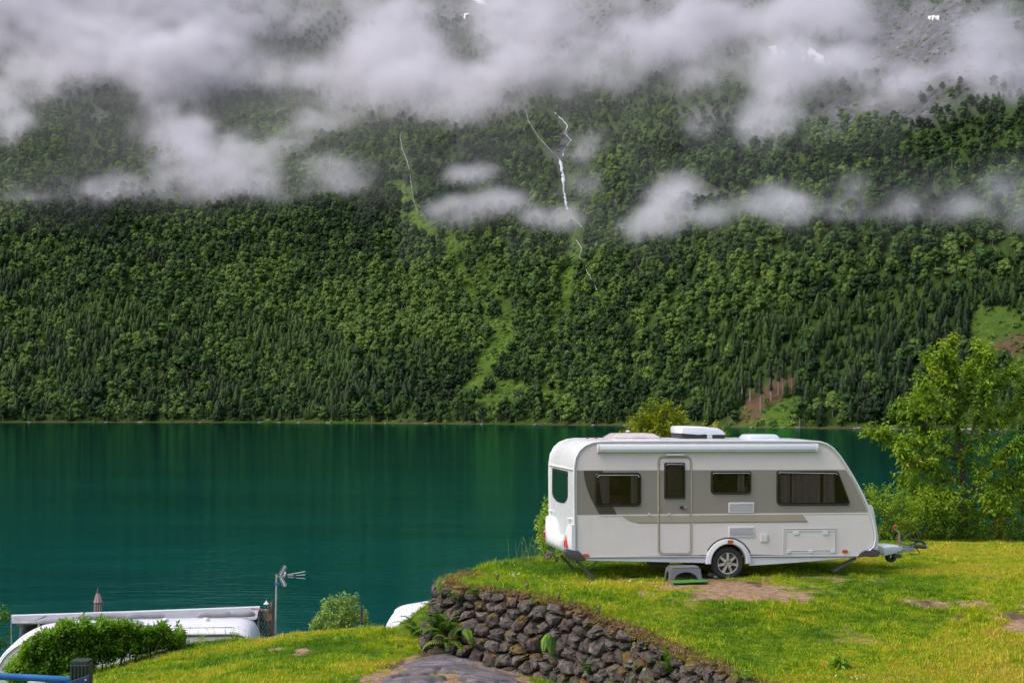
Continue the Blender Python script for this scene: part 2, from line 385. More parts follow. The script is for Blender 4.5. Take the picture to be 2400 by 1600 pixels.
SPR_L = [(-300, 640), (0, 640), (180, 690), (420, 740), (640, 770), (960, 800), (1040, 850), (960, 900), (1040, 960), (1000, 1000), (-300, 1010)]
SPR_R = [(1650, 1000), (1640, 900), (1680, 820), (1700, 760), (1850, 735), (2100, 690), (2600, 640), (2600, 1050), (1650, 1020)]
SPR_M = [(1420 * 1 - 680, 828), (960, 826), (960, 880), (1010, 960), (560, 985), (600, 850)]
def jgrid(sp, seed):
    r = np.random.RandomState(seed); x = np.arange(-820, 821, sp); d = np.arange(4, 1100, sp * 1.0)
    X, D = np.meshgrid(x, d); X = X + r.uniform(-.5, .5, X.shape) * sp * 1.1; D = D + r.uniform(-.5, .5, X.shape) * sp * 1.1
    X = X.ravel(); Y = shoreY(X) + D.ravel(); Z = hillz(X, Y); px, py = pix(X, Y, Z)
    m = (px > -140) & (px < 2540) & (py > -60) & (D.ravel() > 3.5)
    return X[m], Y[m], Z[m], px[m], py[m], D.ravel()[m], r
WF = [([(1297, 270), (1317, 288), (1330, 303), (1325, 321), (1338, 337), (1320, 362), (1320, 375), (1311, 381)], 3.0),
      ([(1311, 381), (1315, 398), (1320, 428), (1322, 459), (1329, 499)], 7.5), ([(1329, 499), (1340, 515), (1363, 540)], 1.5),
      ([(1361, 546), (1350, 572), (1363, 590), (1359, 613), (1366, 628)], 1.8), ([(1366, 628), (1384, 659), (1399, 689)], 1.0),
      ([(1231, 265), (1238, 291), (1264, 332), (1292, 362), (1311, 381)], 1.3),
      ([(940, 316), (939, 332), (943, 357), (954, 383), (962, 418), (966, 452)], 2.0), ([(966, 452), (970, 480), (981, 505), (980, 520)], 1.0),
      ([(778, 352), (773, 398), (763, 439)], 1.2)]
def spruce_prob(px, py):
    w1 = 26 * (fbm(px / 60., py / 60., 3, 60) - .5); w2 = 26 * (fbm(px / 60., py / 60., 3, 63) - .5)
    a = inpoly(px + w1 * 2, py + w2 * 2, SPR_L) | inpoly(px + w1, py + w2, SPR_R)
    pm = inpoly(px + w1, py + w2, SPR_M)
    p = np.where(a, .93, .03); p = np.where(a & (px < 1000) & (fbm(px / 55., py / 45., 3, 66) > .54), .3, p); p = np.where(pm, .55 + .4 * (fbm(px / 40., py / 25., 2, 70) > .5), p)
    p = np.where(a & (fbm(px / 34., py / 30., 2, 77) > .66), .25, p)
    p = np.where((~a) & (py > 500) & (px < 700) & (fbm(px / 70., py / 60., 2, 80) > .55), .4, p)
    p = np.where((py > 955) & (fbm(px / 26., py * 0, 2, 84) > .47), .12, p)
    return p
def wfdist(px, py): return np.min([seg_dist(px, py, pts) - wd for pts, wd in WF], axis=0)
# broadleaf
X, Y, Z, px, py, D, r = jgrid(5.5, 1)
keep = (r.rand(len(X)) > spruce_prob(px, py)) & (track(px, py - 8) < .22 + .8 * r.rand(len(X)) ** 2.2) & (clear_soil(px, py) < .3) & (rockmask(px, py) < .5 + .4 * r.rand(len(X))) & (wfdist(px, py - 6) > 7)
alt = ss(420, 150, py); keep &= r.rand(len(X)) > alt * .25
X, Y, Z, px, py = (q[keep] for q in (X, Y, Z, px, py)); n = len(X)
BS = r.uniform(.55, 1.2, n) * (1 - .3 * alt[keep]) * np.where(r.rand(n) < .12, 1.2, 1)
B = dict(P=np.stack([X, Y, Z - .4], 1), S=BS, A=r.rand(n) * 6.28, I=r.randint(0, len(BP), n), px=px, py=py, H=10 * BS)
# spruce
X, Y, Z, px, py, D, r = jgrid(4.3, 2)
keep = (r.rand(len(X)) < spruce_prob(px, py)) & (track(px, py) < .4) & (clear_soil(px, py) < .3) & (rockmask(px, py) < .6) & (wfdist(px, py) > 3)
X, Y, Z, px, py = (q[keep] for q in (X, Y, Z, px, py)); n = len(X)
SS = r.uniform(.55, 1.25, n) * (.75 + .5 * fbm(X / 40., Y / 40., 2, 91)); S = dict(P=np.stack([X, Y, Z - .4], 1), S=SS, A=r.rand(n) * 6.28, I=r.randint(0, len(SP), n), px=px, py=py, H=10.5 * SS)
# scrub on the open runs
X, Y, Z, px, py, D, r = jgrid(3.9, 3)
keep = ((track(px, py) > .3) & (r.rand(len(X)) < .8)) | ((D < 12) & (r.rand(len(X)) < .5)) | ((rockmask(px, py) > .4) & (r.rand(len(X)) < .3))
X, Y, Z, px, py = (q[keep] for q in (X, Y, Z, px, py)); n = len(X)
C = dict(P=np.stack([X, Y, Z - .2], 1), S=r.uniform(.5, 1.0, n) * np.where(r.rand(n) < .25, 1.9, 1), A=r.rand(n) * 6.28, I=r.randint(0, len(CP), n))
def scatter(name, P, S, A, I, protos, parent=None, rot=None, sz=None):
    """points with attributes, instanced by geometry nodes (used only for uncountable stuff)"""
    me = bpy.data.meshes.new(name); me.vertices.add(len(P)); me.vertices.foreach_set('co', np.asarray(P, float).ravel())
    a = me.attributes.new('idx', 'INT', 'POINT'); a.data.foreach_set('value', np.asarray(I, np.int32))
    r3 = np.zeros((len(P), 3)); r3[:, 2] = A
    if rot is not None: r3[:, :2] = rot
    a = me.attributes.new('rot', 'FLOAT_VECTOR', 'POINT'); a.data.foreach_set('vector', r3.ravel())
    s3 = np.repeat(np.asarray(S, float)[:, None], 3, 1)
    if sz is not None: s3[:, 2] *= sz
    a = me.attributes.new('scl', 'FLOAT_VECTOR', 'POINT'); a.data.foreach_set('vector', s3.ravel())
    o = link(name, me, None, parent)
    col = bpy.data.collections.new(name + '_source')
    for k, pm in enumerate(protos):
        q = bpy.data.objects.new('%s_source_%02d' % (name, k), pm); col.objects.link(q)
    g = bpy.data.node_groups.new(name + '_scatter', 'GeometryNodeTree')
    g.interface.new_socket('Geometry', in_out='INPUT', socket_type='NodeSocketGeometry'); g.interface.new_socket('Geometry', in_out='OUTPUT', socket_type='NodeSocketGeometry')
    gi = g.nodes.new('NodeGroupInput'); go = g.nodes.new('NodeGroupOutput')
    m2p = g.nodes.new('GeometryNodeMeshToPoints'); iop = g.nodes.new('GeometryNodeInstanceOnPoints'); ci = g.nodes.new('GeometryNodeCollectionInfo')
    ci.inputs['Collection'].default_value = col; ci.inputs['Separate Children'].default_value = True; ci.inputs['Reset Children'].default_value = True
    def attr(n_, ty):
        q = g.nodes.new('GeometryNodeInputNamedAttribute'); q.data_type = ty; q.inputs[0].default_value = n_; return q.outputs[0]
    g.links.new(gi.outputs[0], m2p.inputs[0]); g.links.new(m2p.outputs[0], iop.inputs['Points']); g.links.new(ci.outputs[0], iop.inputs['Instance'])
    iop.inputs['Pick Instance'].default_value = True
    g.links.new(attr('idx', 'INT'), iop.inputs['Instance Index'])
    e2r = g.nodes.new('FunctionNodeEulerToRotation'); g.links.new(attr('rot', 'FLOAT_VECTOR'), e2r.inputs[0]); g.links.new(e2r.outputs[0], iop.inputs['Rotation'])
    g.links.new(attr('scl', 'FLOAT_VECTOR'), iop.inputs['Scale']); g.links.new(iop.outputs[0], go.inputs[0])
    md = o.modifiers.new('scatter', 'NODES'); md.node_group = g
    return o
def split300(T, nmax=290):
    vis = (T['px'] > 8) & (T['px'] < 2392) & (T['py'] > 480) & ~((T['px'] > 2060) & (T['py'] > 800) )
    score = np.where(vis, T['H'] / T['P'][:, 1], -1); o = np.argsort(-score)[:nmax]
    m = np.zeros(len(T['S']), bool); m[o] = True; return m
def region(px, py, kind):
    row = 'by the far waterline' if py > 930 else 'low on the far slope' if py > 820 else 'midway up the far slope' if py > 680 else 'high on the far slope below the mist'
    if kind == 'spruce':
        col = 'at the far left' if px < 330 else 'in the left-hand conifer wood' if px < 660 else 'in the small middle conifer stand' if px < 1300 else 'above the brown clearing' if px < 1800 else 'right of the brown clearing'
        return 'dark spruce %s %s' % (col, row)
    col = 'at the far left' if px < 400 else 'left of the green run' if px < 1080 else 'beside the green run' if px < 1350 else 'behind the caravan roof line' if px < 1700 else 'at the right'
    return 'leafy tree %s %s' % (col, row)
for T, PR, nm, cat in ((B, BP, 'broadleaf_tree', 'broadleaf tree'), (S, SP, 'spruce_tree', 'spruce')):
    m = split300(T)
    for k in np.nonzero(m)[0]:
        o = link(nm, PR[T['I'][k]]); o.location = T['P'][k]; s = T['S'][k]; o.scale = (s, s, s); o.rotation_euler = (0, 0, T['A'][k])
        lb = region(T['px'][k], T['py'][k], 'spruce' if cat == 'spruce' else 'b')
        tag(o, lb, cat, lb.replace('tree ', 'trees ', 1) if cat != 'spruce' else lb.replace('spruce ', 'spruces ', 1))
    q = ~m
    o = scatter(nm.replace('tree', 'forest'), T['P'][q], T['S'][q], T['A'][q], T['I'][q], PR)
    tag(o, 'dense %s forest covering the mountainside across the lake' % ('spruce' if cat == 'spruce' else 'birch and alder'), 'forest', kind='stuff')
o = scatter('slope_scrub', C['P'], C['S'], C['A'], C['I'], CP)
tag(o, 'bright green scrub growing on the open avalanche runs', 'scrub', kind='stuff')

# tall spruces with bare trunks round the clearing
def on_hill(px, py):
    a, b, c = hit(px, py); return Vector((a[0], b[0], c[0]))
for k, (px, py, top, lab) in enumerate([(1739, 948, 855, 'leftmost of the tall bare-trunked spruces round the brown clearing'), (1758, 944, 862, 'tall spruce with a dark trunk just right of the leftmost one at the clearing'),
        (1782, 966, 872, 'bare slim trunk standing lowest in the brown clearing'), (1805, 926, 838, 'tall bare-trunked spruce above the middle of the clearing'), (1824, 930, 850, 'thin bare trunk left of the bright pair of trunks'),
        (1835, 924, 840, 'left one of the bright pair of bare spruce trunks'), (1841, 926, 846, 'right one of the bright pair of bare spruce trunks'), (1856, 920, 842, 'tall spruce right of the bright pair of trunks'), (1872, 905, 832, 'rightmost tall bare-trunked spruce above the clearing'),
        (1807, 945, 880, 'short spruce with pale trunk inside the brown clearing')]):
    p = on_hill(px, py); H = (py - top) / F * p.y; e = empty('tall_spruce', p - Vector((0, 0, .5))); tag(e, lab, 'spruce', 'tall spruces with bare trunks at the clearing')
    r = np.random.RandomState(300 + k); V, Fc = spruce_arrays(r, H, H * .10, H * .5, 11, 7)
    link('crown', raw_mesh('crown', np.array(V), 3, np.array(Fc)), M_spruce, e)
    MB().tube([(0, 0, -2), (.1, 0, H * .5), (0, 0, H * .98)], [.38, .3, .05], 6).build('trunk', M_barkpale, e, 40)

# ------------------------------------------------------------------ waterfalls, snow, shore boulders
M_fall = paint('falling_water', (.48, .51, .57), .6, var=.4, vscale=.25)
M_snow = paint('old_snow', (.80, .77, .75), .8, var=.12, vscale=.05, dirt=((.35, .28, .24), .15, .6))
fallname = ['upper_waterfall', 'main_waterfall', 'stream', 'lower_stream', 'lowest_stream', 'side_stream', 'left_waterfall', 'left_stream', 'faint_waterfall']
for (pts, wd), nm in zip(WF, fallname):
    P = []; r = random.Random(len(pts))
    for (a, b), (c, d) in zip(pts[:-1], pts[1:]):
        n = max(2, int(math.hypot(c - a, d - b) / 4))
        for i in range(n): P.append((a + (c - a) * i / n + r.uniform(-1, 1), b + (d - b) * i / n))
    P.append(pts[-1]); X, Y, Z = hit([p[0] for p in P], [p[1] for p in P]); mb = MB(); vs = []
    for i in range(len(X)):
        h = (wd / F * Y[i]) * (.42 if wd > 2.5 else .34) * r.uniform(.4, 1.3)
        if i in (0,): h *= .4
        vs += [(X[i] - h, Y[i] - 3.0, Z[i] + 2.6), (X[i], Y[i] - 3.6, Z[i] + 2.9), (X[i] + h, Y[i] - 3.0, Z[i] + 2.6), (X[i], Y[i] - 2.4, Z[i] + 2.3)]
    fs = []
    for i in range(len(X) - 1):
        for k in range(4): fs.append((4 * i + k, 4 * i + (k + 1) % 4, 4 * i + 4 + (k + 1) % 4, 4 * i + 4 + k))
    o = mb.add(vs, fs).build('waterfall', M_fall, None, 60); tag(o, kind='structure')
def drape(poly, name, mat, up=3.0):
    r = random.Random(3); pts = []
    for i in range(len(poly)):
        a, b = poly[i]; c, d = poly[(i + 1) % len(poly)]
        for k in range(4): pts.append((a + (c - a) * k / 4 + r.uniform(-2, 2), b + (d - b) * k / 4 + r.uniform(-1, 1)))
    cx = sum(p[0] for p in pts) / len(pts); cy_ = sum(p[1] for p in pts) / len(pts)
    rings = [(1, 0), (.9, up), (.5, up), (0.01, up)]; vs = []; n = len(pts)
    for s, u in rings:
        X, Y, Z = hit([cx + (p[0] - cx) * s for p in pts], [cy_ + (p[1] - cy_) * s for p in pts])
        vs += [(X[i], Y[i] - u * .5, Z[i] + u - .5) for i in range(n)]
    fs = [(j * n + i, j * n + (i + 1) % n, (j + 1) * n + (i + 1) % n, (j + 1) * n + i) for j in range(3) for i in range(n)]
    return MB().add(vs, fs).build(name, mat, None, 60)
for poly in ([(1878, 122), (1892, 116), (1914, 130), (1950, 153), (1934, 155), (1904, 148), (1876, 146)], [(1800, 115), (1815, 113), (1848, 136), (1838, 142), (1812, 128)],
             [(2174, 46), (2200, 46), (2200, 50), (2180, 50)], [(1082, 40), (1098, 36), (1100, 44), (1086, 46)], [(1108, 2), (1124, 4), (1142, 15), (1130, 14)]):
    tag(drape(poly, 'snow_patch', M_snow), kind='structure')
M_rock = paint('shore_rock', (.15, .13, .115), .9, var=.35, vscale=1.5, bump=.6, bscale=3)
def rock_mesh(seed, sub=1, flat=.6, nz=.22, name='boulder'):
    r = np.random.RandomState(seed); v, f = (ICO1 if sub == 2 else ICO0); v = v * (1 + nz * r.randn(len(v), 1) * .6) * np.array([1, .8 + .4 * r.rand(), flat])
    return raw_mesh(name, v, 3, f)
RM = [rock_mesh(400 + k, 2) for k in range(5)]
for me in RM: me.materials.append(M_rock)
bx = [70, 250, 330, 470, 610, 655, 700, 770, 905, 1000, 1130, 1255, 1390, 1470, 1760, 1835, 1868, 2010, 2095, 2258, 2282, 2303, 2330, 2352]
bl = {0: 'leftmost boulder at the far waterline below dark spruces', 22: 'last but one pale boulder at the right end of the far waterline', 23: 'rightmost pale boulder at the far waterline'}
for k, x in enumerate(bx):
    Xw = None
    for it in range(1): 
        Yw = 900.
        for _ in range(6): Yw = float(shoreY(np.array([(x - CX) / F * Yw]))[0])
    o = link('boulder', RM[k % 5]); s = random.uniform(1.0, 2.1) * (1.4 if x > 2240 else 1); o.location = ((x - CX) / F * Yw, Yw - .6, .15); o.scale = (s * 1.3, s, s * .7); o.rotation_euler = (0, 0, k * 1.7)
    side = 'under the left-hand spruces' if x < 560 else 'below the small conifer stand' if x < 1100 else 'below the leafy slope mid shore' if x < 1700 else 'below the right-hand spruces' if x < 2200 else 'right of the cherry tree trunk'
    tag(o, 'small brownish boulder at the far waterline ' + side, 'boulder', 'boulders at the far waterline ' + side)

# ------------------------------------------------------------------ low clouds drifting along the slope
def clouds():
    x0, x1, y0, y1, z0, z1 = -800., 800., 760., 1980., 90., 640.
    nx, ny, nz = 290, 200, 120
    xs = np.linspace(x0, x1, nx); ys = np.linspace(y0, y1, ny); zs = np.linspace(z0, z1, nz)
    def n3(cell, seed, st=(1, 1, 1)):
        r = np.random.RandomState(seed); ls = [int((b - a) / (cell * s)) + 3 for (a, b), s in zip(((x0, x1), (y0, y1), (z0, z1)), st)]
        Lt = r.rand(*ls).astype(np.float32); Ms = []
        for (q, a, s, l) in ((xs, x0, st[0], ls[0]), (ys, y0, st[1], ls[1]), (zs, z0, st[2], ls[2])):
            u = (q - a) / (cell * s); i = np.floor(u).astype(int); f = u - i; f = f * f * (3 - 2 * f); M_ = np.zeros((len(q), l), np.float32)
            M_[np.arange(len(q)), i] = 1 - f; M_[np.arange(len(q)), i + 1] += f; Ms.append(M_)
        t = np.tensordot(Ms[0], Lt, (1, 0)); t = np.tensordot(Ms[1], t, (1, 1)).transpose(1, 0, 2); return np.tensordot(t, Ms[2], (2, 1))
    f = np.zeros((nx, ny, nz), np.float32); tot = 0; amp = 1.
    for k, c in enumerate((120., 60., 31., 17., 10.)):
        f += amp * n3(c, 500 + k, (1, 1, .8)); tot += amp; amp *= (.7 if k < 1 else .92)
    f /= tot
    base = np.zeros_like(f)
    PUFF = [(150, 80, 330, 130, 1.1), (430, 50, 330, 110, 1.1), (60, 240, 130, 50, .7), (40, 300, 60, 80, .5), (400, 200, 130, 120, .85), (250, 170, 200, 70, .9), (420, 330, 62, 110, .85), (490, 405, 110, 70, .95), (560, 425, 80, 60, .85),
            (100, 470, 150, 40, .75), (300, 455, 180, 36, .75), (500, 450, 160, 46, .9), (650, 478, 70, 30, .7), (665, 345, 62, 45, .65), (750, 290, 90, 50, .75), (860, 215, 120, 80, .95), (1000, 225, 110, 66, .9), (1095, 265, 66, 44, .8),
            (930, 110, 80, 100, .95), (1010, 130, 70, 60, .8), (850, 40, 120, 60, .95), (680, 20, 260, 46, .9), (700, 215, 90, 40, .35), (1260, 110, 130, 120, 1.0), (1350, 190, 150, 66, 1.0), (1500, 160, 150, 66, .95), (1580, 120, 90, 60, .85), (1660, 190, 110, 46, .7), (1210, 200, 90, 60, .8), (1200, 20, 130, 60, .9),
            (1950, 60, 150, 110, 1.0), (2050, 150, 120, 80, .95), (1880, 180, 110, 56, .75), (2130, 205, 90, 44, .8), (2300, 110, 110, 90, .8), (2390, 220, 60, 50, .7), (1700, 60, 220, 56, .75), (1480, 30, 220, 50, .75), (1810, 290, 60, 110, .75), (1650, 300, 70, 40, .65), (400, 270, 70, 90, .8),
            (1575, 470, 62, 50, .9), (1560, 530, 74, 36, .9), (1670, 505, 80, 26, .75), (1830, 480, 70, 40, .85), (1940, 495, 100, 32, .75), (2000, 430, 50, 36, .4), (2200, 455, 76, 45, .6), (2260, 505, 56, 24, .45), (2385, 470, 66, 66, .65), (2110, 500, 70, 36, .42),
            (1060, 512, 62, 34, .6), (1110, 412, 60, 28, .5), (1310, 522, 62, 24, .9), (1385, 352, 50, 46, .5), (1390, 515, 60, 26, .4), (1480, 535, 60, 26, .5), (1165, 485, 60, 36, .4), (800, 430, 80, 46, .55), (780, 380, 70, 40, .45), (900, 470, 70, 30, .35), (1900, 330, 160, 60, .25), (1400, 430, 120, 60, .2),
            (300, 330, 200, 90, .25), (700, 140, 140, 60, .3), (2100, 320, 250, 60, .2)]
    for (px, py, rx, ry, s) in PUFF:
        X, Y, Z = hit([px], [max(py, 6)]); X, Y, Z = X[0], Y[0], Z[0]; py_ = py
        Y = min(Y, 1900.); Y -= 18 + .25 * ry / F * Y; s = s * (1.22 if py > 380 else 1.15 if py > 200 else 1.05); X = (px - CX) / F * Y; Z = CAMZ - (py_ - YH) / F * Y
        ax = rx / F * Y * 1.25; az = ry / F * Y * 1.3; ay = 24 + .55 * az
        i0, i1 = np.searchsorted(xs, [X - 1.7 * ax, X + 1.7 * ax]); j0, j1 = np.searchsorted(ys, [Y - 1.7 * ay, Y + 1.7 * ay]); k0, k1 = np.searchsorted(zs, [Z - 1.7 * az, Z + 1.7 * az])
        if i0 >= i1 or j0 >= j1 or k0 >= k1: continue
        q = ((xs[i0:i1, None, None] - X) / ax) ** 2 + ((ys[None, j0:j1, None] - Y) / ay) ** 2 + ((zs[None, None, k0:k1] - Z) / az) ** 2
        b = 1.1 * s * np.exp(-1.1 * q); v = base[i0:i1, j0:j1, k0:k1]; base[i0:i1, j0:j1, k0:k1] = v + b - v * b * .6
    for (px, py, rx, ry, s) in ((700, 115, 110, 36, .85), (560, 270, 90, 50, .5), (1060, 90, 60, 60, .75), (1100, 170, 40, 50, .6), (1480, 100, 80, 34, .8), (1420, 60, 60, 40, .6), (1740, 30, 60, 50, .5), (2110, 60, 60, 90, .8), (2150, 150, 70, 60, .7), (1895, 134, 50, 26, .8), (1090, 30, 40, 24, .7), (230, 270, 110, 50, .7), (860, 330, 90, 40, .5), (1700, 250, 60, 40, .6), (2200, 40, 60, 30, .6), (1620, 95, 50, 30, .4)):
        X, Y, Z = hit([px], [max(py, 6)]); Y = min(Y[0], 1900.); X = (px - CX) / F * Y; Z = CAMZ - (py - YH) / F * Y; Y -= 30
        q = ((xs[:, None, None] - X) / (rx / F * Y * 1.3)) ** 2 + ((ys[None, :, None] - Y) / 220.) ** 2 + ((zs[None, None, :] - Z) / (ry / F * Y * 1.3)) ** 2
        base *= 1 - s * np.exp(-q)
    nb_ = np.minimum(base, 1.15)
    den = np.clip(nb_ * 1.22 + (f - .5) * 6.2 * np.minimum(1, base * 2.4) - .38, 0, None) * np.minimum(1, base * 5)
    den = (np.minimum(den, 1.3) ** 1.3 * .026 + nb_ ** 2 * .0022) * (1400. / ys[None, :, None]) ** 1.0
    # thin veil over the upper slope
    XX = xs[:, None]; YY = ys[None, :]; hz = hillz(XX + 0 * YY, YY + 0 * XX)[:, :, None]; ab = zs[None, None, :] - hz
    veil = .0022 * ss(150, 430, zs)[None, None, :] * np.exp(-np.clip(ab, 0, None) / 60.)
    veil = veil + .0006 * np.exp(-np.clip(ab, 0, None) / 70.) * ss(90, 120, zs)[None, None, :]; den = den + veil * (ab > -8)
    den *= (ab > -12)
    edge = np.ones(nx); edge[:2] = 0; edge[-2:] = 0; den *= edge[:, None, None]; den[:, :, -1] = 0; den[:, 0, :] = 0; den[:, -1, :] = 0; den[:, :, 0] = 0
    me = bpy.data.meshes.new('cloud_source'); me.vertices.add(den.size); a = me.attributes.new('den', 'FLOAT', 'POINT'); a.data.foreach_set('value', den.astype(np.float32).ravel())
    src = bpy.data.objects.new('cloud_source', me)
    g = bpy.data.node_groups.new('cloud_grid', 'GeometryNodeTree')
    g.interface.new_socket('Geometry', in_out='INPUT', socket_type='NodeSocketGeometry'); g.interface.new_socket('Geometry', in_out='OUTPUT', socket_type='NodeSocketGeometry')
    go = g.nodes.new('NodeGroupOutput'); vc = g.nodes.new('GeometryNodeVolumeCube')
    for nm, v in (('Min', (x0, y0, z0)), ('Max', (x1, y1, z1)), ('Resolution X', nx), ('Resolution Y', ny), ('Resolution Z', nz)): vc.inputs[nm].default_value = v
    oi = g.nodes.new('GeometryNodeObjectInfo'); oi.inputs['Object'].default_value = src
    si = g.nodes.new('GeometryNodeSampleIndex'); si.data_type = 'FLOAT'; si.clamp = True
    na = g.nodes.new('GeometryNodeInputNamedAttribute'); na.data_type = 'FLOAT'; na.inputs[0].default_value = 'den'
    g.links.new(oi.outputs['Geometry'], si.inputs['Geometry']); g.links.new(na.outputs[0], si.inputs['Value'])
    ps = g.nodes.new('GeometryNodeInputPosition'); sx = g.nodes.new('ShaderNodeSeparateXYZ'); g.links.new(ps.outputs[0], sx.inputs[0])
    def mth(op, a, b=None):
        q = g.nodes.new('ShaderNodeMath'); q.operation = op
        for i, v in enumerate((a, b)):
            if v is None: continue
            if hasattr(v, 'links'): g.links.new(v, q.inputs[i])
            else: q.inputs[i].default_value = v
        return q.outputs[0]
    ii = [mth('ROUND', mth('MULTIPLY', mth('SUBTRACT', sx.outputs[k], a), (n_ - 1) / (b - a))) for k, (a, b, n_) in enumerate(((x0, x1, nx), (y0, y1, ny), (z0, z1, nz)))]
    # integer arithmetic keeps the index exact
    def im(op, a, b):
        q = g.nodes.new('FunctionNodeIntegerMath'); q.operation = op
        for i, v in enumerate((a, b)):
            if hasattr(v, 'links'): g.links.new(v, q.inputs[i])
            else: q.inputs[i].default_value = v
        return q.outputs[0]
    id_ = im('ADD', im('MULTIPLY', im('ADD', im('MULTIPLY', ii[0], ny), ii[1]), nz), ii[2])
    g.links.new(id_, si.inputs['Index']); g.links.new(si.outputs[0], vc.inputs['Density'])
    m, t, out = newmat('cloud_vapour'); pv = N(t, 'ShaderNodeVolumePrincipled'); pv.inputs['Color'].default_value = (.87, .86, .92, 1); pv.inputs['Density'].default_value = 1.0; pv.inputs['Anisotropy'].default_value = .2
    L(t, pv.outputs[0], out.inputs[1])
    sm = g.nodes.new('GeometryNodeSetMaterial'); sm.inputs['Material'].default_value = m
    g.links.new(vc.outputs[0], sm.inputs[0]); g.links.new(sm.outputs[0], go.inputs[0])
    hm = bpy.data.meshes.new('low_clouds'); o = link('low_clouds', hm, m); md = o.modifiers.new('cloud', 'NODES'); md.node_group = g
    tag(o, 'pale grey low clouds and mist drifting along the wooded mountainside', 'clouds', kind='stuff'); return o
if not globals().get('NOCLOUD'): clouds()
# ------------------------------------------------------------------ near ground
WALL = [(-.8, 29.2), (-1.12, 28.5), (-1.28, 27.6), (-1.05, 26.85), (0, 26.05), (.94, 25.2), (2.04, 23.75), (3.09, 21.65), (3.6, 20.9), (4.7, 19.2), (6.2, 17.2), (9, 14)]
TERR = WALL + [(40, 10), (60, 44), (20, 39.5), (11, 38.2), (7, 36.4), (3, 34.2), (.8, 32.3), (-.5, 31.0), (-.75, 29.9)]
NWALL = len(WALL) - 1
def terr_dist(X, Y):
    d = np.full(np.shape(X), 1e9); wd = np.full(np.shape(X), 1e9)
    for i in range(len(TERR)):
        (a, b), (c, e) = TERR[i], TERR[(i + 1) % len(TERR)]
        vx, vy = c - a, e - b; t = np.clip(((X - a) * vx + (Y - b) * vy) / (vx * vx + vy * vy), 0, 1)
        q = np.hypot(X - a - t * vx, Y - b - t * vy); d = np.minimum(d, q)
        if i < NWALL: wd = np.minimum(wd, q)
    ins = inpoly(X, Y, TERR); return np.where(ins, -d, d), wd, ins
CRX = [-30, -14, -12, -9.7, -6.8, -5.3, -4.43, -3, -1.8, -1, .7, 3, 6, 60]
CRZ = [5.0, 5.4, 5.8, 6.25, 6.95, 7.10, 7.33, 7.38, 7.38, 7.38, 7.15, 6.9, 6.9, 6.9]
def ztop(X, Y):
    s = np.clip(27 - Y, 0, None); return 8.74 - .11 * s * ss(0, 3, s) + .10 * (fbm(X / 2.6, Y / 2.6, 3, 101) - .5) + .03 * (fbm(X / .5, Y / .5, 2, 105) - .5) - .05 * np.clip(X - 8, 0, 6)* ss(34, 38, Y)
def zlow(X, Y):
    crest = 31 + .5 * np.sin(X * .6) + .3 * np.sin(X * 1.7)
    z = np.interp(X, CRX, CRZ) + .04 * (31 - np.clip(Y, 22, 31)) + .13 * np.clip(22 - Y, 0, 20) + .09 * (fbm(X / 1.8, Y / 1.8, 3, 111) - .5) + .03 * (fbm(X / .5, Y / .5, 2, 115) - .5)
    b = np.clip(Y - crest, 0, None); z = z - .62 * b * ss(0, 1.2, b)
    z = np.maximum(z, 4.1 + .1 * (fbm(X / 3., Y / 3., 2, 118) - .5)); far = np.clip(Y - 44, 0, None); return z - .55 * far
def groundz(X, Y):
    X = np.asarray(X, float); Y = np.asarray(Y, float); d, wd, ins = terr_dist(X, Y); zt = ztop(X, Y); zl = zlow(X, Y)
    k = np.where(wd <= np.abs(d) + .02, 5.5, .8); rd = np.clip(1 - wd / .35, 0, 1) * .06
    drop = np.maximum(zl, zt - k * np.clip(d, 0, None)); z = np.where(ins, np.maximum(zt - rd, zl), drop); return z
def gz(x, y): return float(groundz(np.array([x]), np.array([y]))[0])
BARE_PX = [((1700, 1385), 165, 36, 1.1), ((1600, 1375), 60, 24, .9), ((1790, 1395), 150, 24, .75), ((1880, 1398), 40, 14, 1.1), ((2240, 1412), 130, 12, .65), ((2140, 1406), 70, 7, .6), ((2390, 1460), 50, 26, .75), ((705, 1528), 26, 14, .8), ((640, 1520), 30, 8, .5), ((1965, 1352), 60, 8, .5), ((2050, 1358), 40, 7, .5), ((2000, 1437), 60, 5, .5), ((2280, 1450), 60, 6, .55), ((2300, 1350), 60, 6, .5), ((1900, 1350), 60, 8, .55), ((1250, 1480 - 60), 40, 5, .2), ((860, 1535), 20, 6, .4), ((2380, 1415), 60, 8, .6), ((1700, 1355), 260, 14, .6), ((350, 1588), 30, 10, .35), ((280, 1598), 30, 8, .35)]
ROCKPOLY = [(830, 1640), (858, 1596), (905, 1572), (960, 1548), (1020, 1528), (1068, 1520), (1120, 1530), (1170, 1556), (1215, 1580), (1290, 1700), (800, 1700)]
